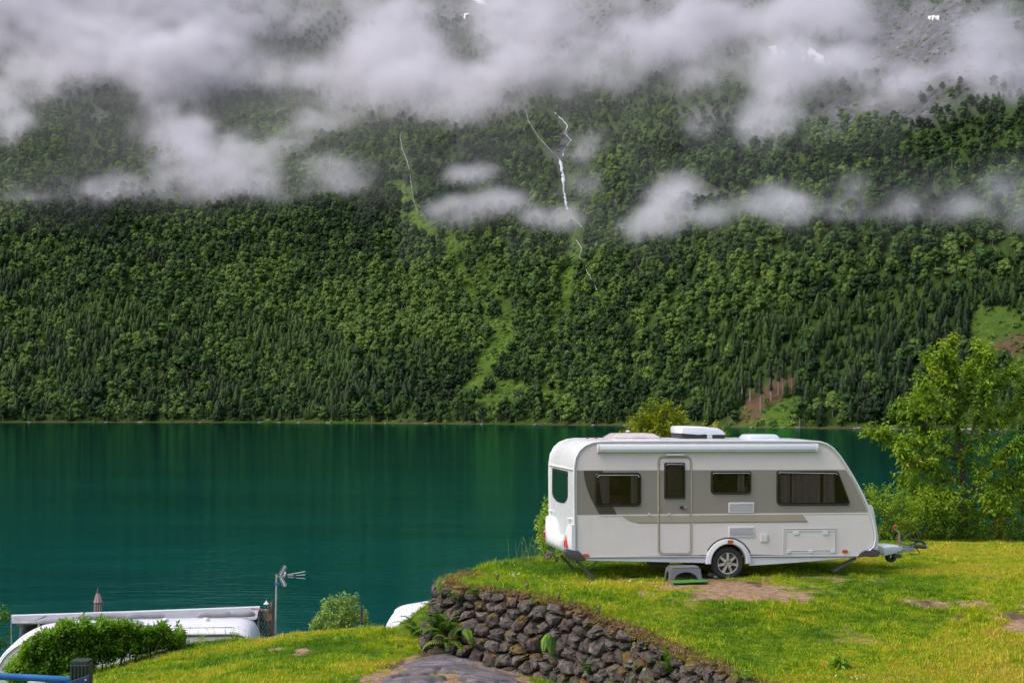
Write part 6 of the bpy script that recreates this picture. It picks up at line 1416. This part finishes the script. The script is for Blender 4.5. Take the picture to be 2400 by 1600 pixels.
b = at(725, 1480, 31.9); shrub('weed', (b.x, b.y, gz(b.x, 31.9)), (.3, .25, .5), 40, 9, .045, M_shrub, 'loose weeds with brown tips left of the pale shrub', 'weeds', 10, stems=9)
# shrub rising behind the caravan roof, and shrubs behind its rear
b = at(1545, 1240, 34.5); z_ = at(1545, 958, 34.5).z; gzb = gz(b.x, 34.5); shrub('shrub', (b.x, b.y, gzb), (1.25, .7, (z_ - gzb) * 1.06), 520, 13, .085, M_yel, 'yellow green shrub rising behind the caravan roof left of the air conditioner', 'shrub', 11, stems=14, tw=.24, droop=.2, shape=lambda a, c: c > .66 and abs(a) < .95)
b = at(1662, 1240, 34.8); z_ = at(1640, 985, 34.8).z; gzb = gz(b.x, 34.8); shrub('shrub', (b.x, b.y, gzb), (.8, .4, z_ - gzb), 130, 10, .075, M_yel, 'thin yellow shrub with bare twigs behind the air conditioner', 'shrub', 12, stems=42, tw=.24, droop=.1, shape=lambda a, c: c > .7)
b = at(1283, 1300, 31.7); z_ = at(1270, 1165, 31.7).z; gzb = gz(b.x, 31.7); shrub('shrub', (b.x, b.y, gzb - .1), (.26, .35, z_ - gzb + .15), 130, 11, .07, M_hedge, 'narrow leafy shrub peeping out behind the rear of the white caravan', 'shrub', 13, stems=8, tw=.2, droop=.3)
# lilac flowers below it
r = np.random.RandomState(81); fe_ = empty('flower_cluster', at(1296, 1312, 31.4)); tag(fe_, 'mauve flower heads under the left rear corner of the white caravan', 'flowers'); M_lil = paint('lilac', (.30, .12, .36), .8, var=.35, vscale=30)
for (u, v_, rr) in ((1290, 1297, .075), (1295, 1307, .07), (1285, 1301, .05), (1302, 1310, .06), (1292, 1313, .05)):
    p = np.array(at(u, v_, 31.3) - fe_.location); n_ = 60; d = unit(r.randn(n_, 3)); v, f = leaf_arrays(p + d * rr * r.uniform(.5, 1, (n_, 1)), unit(d + .6 * r.randn(n_, 3)), unit(r.randn(n_, 3)), np.full(n_, .035), np.full(n_, .028), .2); link('flower_head', raw_mesh('flower_head', v, 3, f), M_lil, fe_)
    MB().tube([tuple(p), (p[0], p[1] + .05, -.3)], .006, 5).build('stem', M_twig, fe_)
b = at(1310, 1318, 31.2); shrub('weed', (b.x, b.y, gz(b.x, 31.2)), (.35, .25, .28), 50, 9, .05, M_hedge, 'small green plant under the rear corner of the caravan beside mauve flowers', 'weeds', 14, stems=5)
# cherry tree
def zc(u, v): return (1980 + .319 * u, 760 + .319 * v)
YT = 38.4; tb = at(*zc(885, 1480), YT); gzt = gz(tb.x, YT); ct = empty('cherry_tree', (tb.x, YT, gzt)); tag(ct, 'young cherry tree with drooping yellow green leaves right of the caravan hitch', 'tree'); co = np.array(ct.location)
LIMB = [([(885, 1500), (872, 1150), (855, 950), (825, 720), (808, 420), (792, 110)], 0, .085, 0), ([(868, 1010), (760, 960), (560, 900), (380, 830), (175, 790)], -.5, .035, 0), ([(845, 940), (740, 840), (620, 790), (480, 700), (370, 675)], .5, .03, 0),
        ([(828, 780), (740, 660), (640, 560), (560, 410)], -.6, .028, 0), ([(818, 620), (730, 480), (660, 330), (605, 235)], .4, .024, 0), ([(812, 500), (760, 350), (715, 215)], -.3, .02, 0), ([(880, 930), (960, 720), (1010, 600), (1040, 440), (1062, 230)], -.4, .032, 0),
        ([(1000, 610), (1090, 480), (1160, 400), (1240, 345)], .3, .018, 0), ([(1038, 440), (1000, 290), (1000, 170)], .2, .016, 0), ([(880, 940), (980, 830), (1080, 740), (1200, 660), (1330, 560)], .6, .03, 0), ([(892, 1290), (990, 1140), (1110, 1020), (1220, 920), (1330, 850)], -.6, .035, 0),
        ([(1200, 660), (1300, 600), (1340, 440)], .3, .018, 0), ([(870, 1150), (720, 1090), (600, 1060), (470, 1030), (400, 930)], -.8, .028, 0), ([(865, 1060), (760, 1120), (640, 1200), (520, 1180), (420, 1150)], .2, .025, 0), ([(830, 700), (900, 560), (930, 400), (905, 300)], .5, .02, 0),
        ([(885, 1350), (760, 1330), (640, 1250), (540, 1300)], -.7, .025, 0), ([(890, 1350), (1000, 1330), (1130, 1230), (1240, 1210), (1400, 1130)], .5, .03, 0), ([(1110, 1020), (1240, 1060), (1400, 1030)], -.3, .018, 0), ([(740, 480 + 180), (680, 640), (560, 560), (540, 480)], .9, .016, 0), ([(870, 1200), (800, 1280), (740, 1400)], -.9, .02, 0), ([(885, 1200), (960, 1180), (1040, 1250), (1150, 1330)], -.9, .02, 0), ([(620, 790), (600, 740), (470, 620), (440, 640)], .1, .014, 0)]
tw_ = MB(); tips = []; dirs = []; r = np.random.RandomState(91)
for li, (pts, dep, rad, _) in enumerate(LIMB):
    P = []
    for i, (u, v_) in enumerate(pts): p = at(*zc(u, v_), YT + dep * i / (len(pts) - 1) * 1.3); P.append(np.array(p) - co)
    if li == 0: P[0][2] = -.1
    m_ = MB().tube(P, list(np.linspace(rad, .006, len(P))), 7, True); 
    m_.build('trunk' if li == 0 else 'branch', M_twig, ct, 60)
    P = np.array(P); seg = np.linalg.norm(np.diff(P, axis=0), axis=1); cum = np.concatenate([[0], np.cumsum(seg)]); T = cum[-1]; ntw = int(T * (21 if li else 15)) + 8
    for k in range(ntw):
        s = T * (.22 + .78 * (k + r.rand()) / ntw) if li else T * (.35 + .65 * (k + r.rand()) / ntw); q = np.array([np.interp(s, cum, P[:, a]) for a in range(3)]); td = unit(np.array([np.interp(min(s + .1, T), cum, P[:, a]) for a in range(3)]) - np.array([np.interp(s - .1, cum, P[:, a]) for a in range(3)]))
        ll = r.uniform(.08, .62) * (1.2 - .85 * s / T); d = unit(td * .9 + r.randn(3) * .65 + np.array([0, 0, .25])); e_ = q + d * ll; tips.append(e_); dirs.append(d); tw_.tube([tuple(q), tuple(e_)], [.006, .003], 4, False)
    tips.append(P[-1]); dirs.append(unit(P[-1] - P[-2]))
for _ in range(190):
    u, v_ = r.uniform(430, 1360), r.uniform(780, 1380)
    if (u - 430) / 500. < (1000 - v_) / 520. or (u > 950 and v_ < 1000 and r.rand() < .6): continue
    q = np.array(at(*zc(u, v_), YT + r.uniform(-.7, .8))) - co; e_ = q; st = np.array([0, 0, q[2] - .2]); d = unit(q - st + np.array([0, 0, .3])); tips.append(e_); dirs.append(d); tw_.tube([tuple(q - d * .45), tuple(q)], [.007, .003], 4, False)
c, d, n_, l = twigs_leaves(r, tips, dirs, 15, .14, .34, droop=.55); order = np.argsort(-l); nL = 300; tag(tw_.build('twigs', M_twig, ct, 60), kind='stuff')
v, f = leaf_arrays(c[order[nL:]], d[order[nL:]], n_[order[nL:]], l[order[nL:]], l[order[nL:]] * .46, .12); fo_ = link('foliage', raw_mesh('foliage', v, 3, f), M_cherry, ct); tag(fo_, kind='stuff')
v, f = leaf_arrays(np.zeros((1, 3)), np.array([[1., 0, 0]]), np.array([[0, 0, 1.]]), [1.], [.46], .12); lm = raw_mesh('leaf', v, 3, f, M_cherry)
for k in order[:nL]:
    o = link('leaf', lm, None, ct); x = Vector(d[k]).normalized(); y = Vector(n_[k]).cross(x).normalized(); z = x.cross(y); mt = Matrix((x, y, z)).transposed().to_4x4(); o.rotation_euler = mt.to_euler(); o.location = c[k]; o.scale = (l[k],) * 3
# undergrowth round the cherry
for k, (u, v0, v1, w_, Y_, nt, lb) in enumerate([(270, 1200, 1500, 1.15, 36.4, 260, 'low leafy bush directly behind the caravan front'), (560, 1230, 1540, 1.2, 37.2, 260, 'dark leafy undergrowth left of the cherry trunk'), (780, 1330, 1540, 1.0, 38.0, 170, 'low dense undergrowth at the foot of the cherry trunk'),
                                      (1030, 1260, 1540, 1.0, 38.6, 220, 'dark leafy bush just right of the cherry trunk'), (1270, 1190, 1540, 1.1, 38.9, 260, 'leafy bush at the right edge of the photo')]):
    p = at(*zc(u, v1), Y_); zt = at(*zc(u, v0), Y_).z; g_ = gz(p.x, Y_); shrub('bush', (p.x, Y_, g_ - .1), (w_, .7, zt - g_ + .15), nt, 12, .095, M_cherry, lb, 'bush', 30 + k, stems=14, tw=.28, droop=.4)
# left edge bush
p = at(-6, 1500, 31.); shrub('bush', (p.x, 31., p.z - .2), (.28, .3, 1.0), 60, 12, .08, M_hedge, 'sliver of a leafy bush at the extreme left edge above the caravan front', 'bush', 41, stems=5)
# ferns
def frond_mesh(seed, n=13):
    r = np.random.RandomState(seed); C_ = []; D_ = []; N_ = []; L_ = []; W_ = []
    for i in range(n):
        t = (i + .6) / n; x = t; z = .42 * math.sin(t * 2.0) - .25 * t * t; w_ = .30 * math.sin(min(1, t * 1.9 + .18) * math.pi * .5) * (1 - t) ** .65 + .02
        for s in (-1, 1): C_.append((x, 0, z)); D_.append((.45, s, -.10)); N_.append((0, 0, 1)); L_.append(w_ * r.uniform(.9, 1.1)); W_.append(.085)
    v, f = leaf_arrays(np.array(C_), np.array(D_), np.array(N_), np.array(L_), np.array(W_), .05); b = len(v)
    xs_ = np.linspace(0, 1, 7); sv = []
    for x in xs_: zz_ = .42 * math.sin(x * 2.0) - .25 * x * x; sv += [(x, -.007 * (1.2 - x), zz_), (x, .007 * (1.2 - x), zz_)]
    sf = [(b + 2 * i, b + 2 * i + 2, b + 2 * i + 1) for i in range(6)] + [(b + 2 * i + 1, b + 2 * i + 2, b + 2 * i + 3) for i in range(6)]
    return raw_mesh('frond', np.concatenate([v, np.array(sv)]), 3, np.concatenate([f, np.array(sf)]), M_fern)
FR_ = [frond_mesh(500 + k) for k in range(4)]
def wall_face(px, py):
    """point on the wall face nearest the sight line"""
    s = np.linspace(0, wl[-1], 500); hz = np.linspace(-.05, 1.6, 150); SS_, HH = np.meshgrid(s, hz); P = wall_xyz(SS_.ravel(), HH.ravel(), np.full(SS_.size, .12)); a, b = pix(P[:, 0], P[:, 1], P[:, 2]); k = np.argmin((a - px) ** 2 + (b - py) ** 2); return Vector(P[k])
def fern(base, nf, size, label, az0, az1, seed, down=0., group=None):
    r = np.random.RandomState(seed); e = empty('fern', base); tag(e, label, 'fern', group)
    for k in range(nf):
        o = link('frond', FR_[k % 4], None, e); s = size * r.uniform(.7, 1.15); o.scale = (s, s, s * r.uniform(.8, 1.2)); a = R(az0 + (az1 - az0) * (k + r.rand()) / nf); o.rotation_euler = (r.randn() * .2, R(r.uniform(-42, 12)) + down, a)
def zz5(u, v): return (860 + .2551 * u, 1340 + .2551 * v)
def zz6(u, v): return (1360 + .2126 * u, 1340 + .2126 * v)
for (q, nf, sz_f, lb, a0_, a1_, dn) in [(zz5(700, 560), 17, .62, 'large fern clump at the left end of the stone wall', 150, 390, 0), (zz5(640, 470), 12, .52, 'upper fern fronds against the left wall stones', 140, 380, 0), (zz5(480, 560), 15, .60, 'fern spreading over the lawn left of the wall end', 60, 400, 0), (zz5(745, 640), 9, .45, 'fern low in the shade at the wall foot', 160, 360, .3),
                                       (zz5(670, 195), 3, .3, 'small upright fern on the top left corner of the wall', 40, 140, -.9), (zz5(1675, 560), 3, .50, 'long single fern hanging down the middle of the wall', 230, 300, .9), (zz5(1660, 430), 4, .36, 'fern sprouting above the hanging frond on the wall', 20, 170, -.5), (zz5(890, 500), 3, .42, 'narrow fern leaning down beside the large clump', 180, 300, .7),
                                       (zz5(2050, 940), 11, .36, 'bright green fern low on the wall left of the nettles', 60, 400, -.5), (zz6(985, 1110), 12, .42, 'green fern at the right end of the wall near the frame bottom', 60, 400, -.5), (zz5(1520, 300), 5, .2, 'tiny fern in the turf on top of the wall', 0, 360, -.4)]:
    p = wall_face(*q) if q[0] > 1000 or q[1] < 1470 else pg(q[0], q[1] + 8, 26.5); fern(p, nf, sz_f, lb, a0_, a1_, int(q[0]), dn)
# nettle-like plants with single large leaves in front of the wall
M_net = foliage('nettle_leaves', [(.04, .12, .02), (.08, .20, .03), (.13, .28, .05)], 1.5, .3, 4., .5)
v, f = leaf_arrays(np.zeros((1, 3)), np.array([[1., 0, 0]]), np.array([[0, 0, 1.]]), [1.], [.62], .08); NL = raw_mesh('leaf', v, 3, f, M_net)
def stalk(px, pyb, pyt, nl, LL, label, seed, dy=-.35):
    r = np.random.RandomState(seed); p = wall_face(px, min(pyb, 1590)); p = at(px, pyb, p.y + dy); h = (pyb - pyt) / F * p.y; e = empty('nettle', p); tag(e, label, 'nettle'); MB().tube([(0, 0, -.15), (.02, 0, h * .5), (r.randn() * .04, 0, h)], [.006, .005, .003], 5).build('stem', M_reed, e, 60)
    for k in range(nl):
        t = (k // 2 + 1) / (nl / 2 + .5); o = link('leaf', NL, None, e); s = LL * (1.1 - .6 * t) * r.uniform(.8, 1.2); o.scale = (s, s, s); o.location = (.02 * t, 0, h * t); o.rotation_euler = (r.randn() * .3, R(r.uniform(5, 50)), (k % 2) * math.pi + (k // 2 % 2) * .9 + r.randn() * .3 - .5)
x, y = zz6(600, 1230); stalk(1486, 1610, 1490, 8, .12, 'tall nettle with reddish stem before the wall', 1); stalk(1513, 1608, 1505, 8, .13, 'nettle with heart-shaped leaves right of the tallest one', 2); stalk(1433, 1610, 1582, 8, .09, 'low nettle at the frame bottom left of the tall nettles', 3); stalk(1296, 1590, 1562, 8, .06, 'small green weed on the lower middle of the wall', 4); stalk(1455, 1612, 1585, 6, .09, 'low nettle directly left of the tallest nettle', 6); stalk(1545, 1612, 1590, 6, .09, 'low nettle under the right-hand fern', 7)
# bits of growth on the wall: shrublets
for k, (q, s, lb, m_) in enumerate([(zz5(860, 240), (.26, .16, .16), 'bright green plant growing out of the upper left wall stones', M_fern), (zz5(970, 220), (.12, .1, .25), 'leafy sprig hanging from the top left of the wall', M_fern), (zz5(940, 20), (.28, .15, .12), 'grey green tuft on the left back corner of the terrace', M_shrub), (zz6(1900, 960), (.22, .15, .14), 'leafy weed tuft spilling over the wall top at right', M_hedge)]):
    p = wall_face(*q) if k != 2 else pg(q[0], q[1] + 3, 27.5); shrub('weed', tuple(p), s, 45, 8, .035, m_, lb, 'weeds', 50 + k, stems=3, tw=.07)
p = pg(2165 - 200 + 5, 1560); shrub('weed', tuple(pg(1965, 1566)), (.16, .12, .13), 26, 7, .09, M_hedge, 'broad-leaved dock plant in the near lawn below the hitch', 'weeds', 60, stems=3, tw=.06)
# tall grass stalks on the terrace back edge and red-brown tuft at the wall corner
def stalks(name, c, n_, w_, h_, mat, label, seed, cat='grass tuft'):
    r = np.random.RandomState(seed); mb = MB()
    for k in range(n_):
        x = r.randn() * w_; h = h_ * r.uniform(.5, 1.1); b = r.randn() * h * .25; mb.tube([(x, r.randn() * .05, -.03), (x + b * .4, 0, h * .6), (x + b, 0, h)], [.004, .003, .0015], 4, False)
        if k % 2 == 0: mb.tube([(x + b * .85, 0, h * .88), (x + b * 1.1, 0, h * 1.02)], [.008, .003], 4)
    o = mb.build(name, mat, None, 60); o.location = c; tag(o, label, cat)
M_stk = paint('grass_stalk', (.20, .24, .05), .8)
stalks('grass_tuft', pg(1245, 1322, 31), 26, .28, .55, M_stk, 'tall seeding grass stalks left of the caravan rear at the lake edge', 1); stalks('grass_tuft', pg(1068, 1352, 28), 16, .07, .30, M_reed, 'red brown dead stalks at the back corner of the wall', 2); stalks('grass_tuft', at(968, 1470, 30.5) , 14, .15, .5, M_stk, 'fine grass stalks in front of the cream caravan roof', 3); stalks('grass_tuft', at(440, 1505, 31.), 9, .3, .3, M_stk, 'few thin stalks rising at the right end of the hedge', 4); stalks('grass_tuft', at(560, 1492, 31.), 9, .3, .25, M_stk, 'few thin stalks before the right end of the lower caravan', 5)
for k, (px, py, lb) in enumerate([(475, 1502, 'small leafy weed before the lower caravan at left'), (550, 1497, 'small leafy weed before the right end of the lower caravan')]):
    p = at(px, py, 31.3); shrub('weed', (p.x, 31.3, gz(p.x, 31.3)), (.14, .1, .24), 16, 8, .05, M_hedge, lb, 'weeds', 70 + k, stems=3, tw=.08)
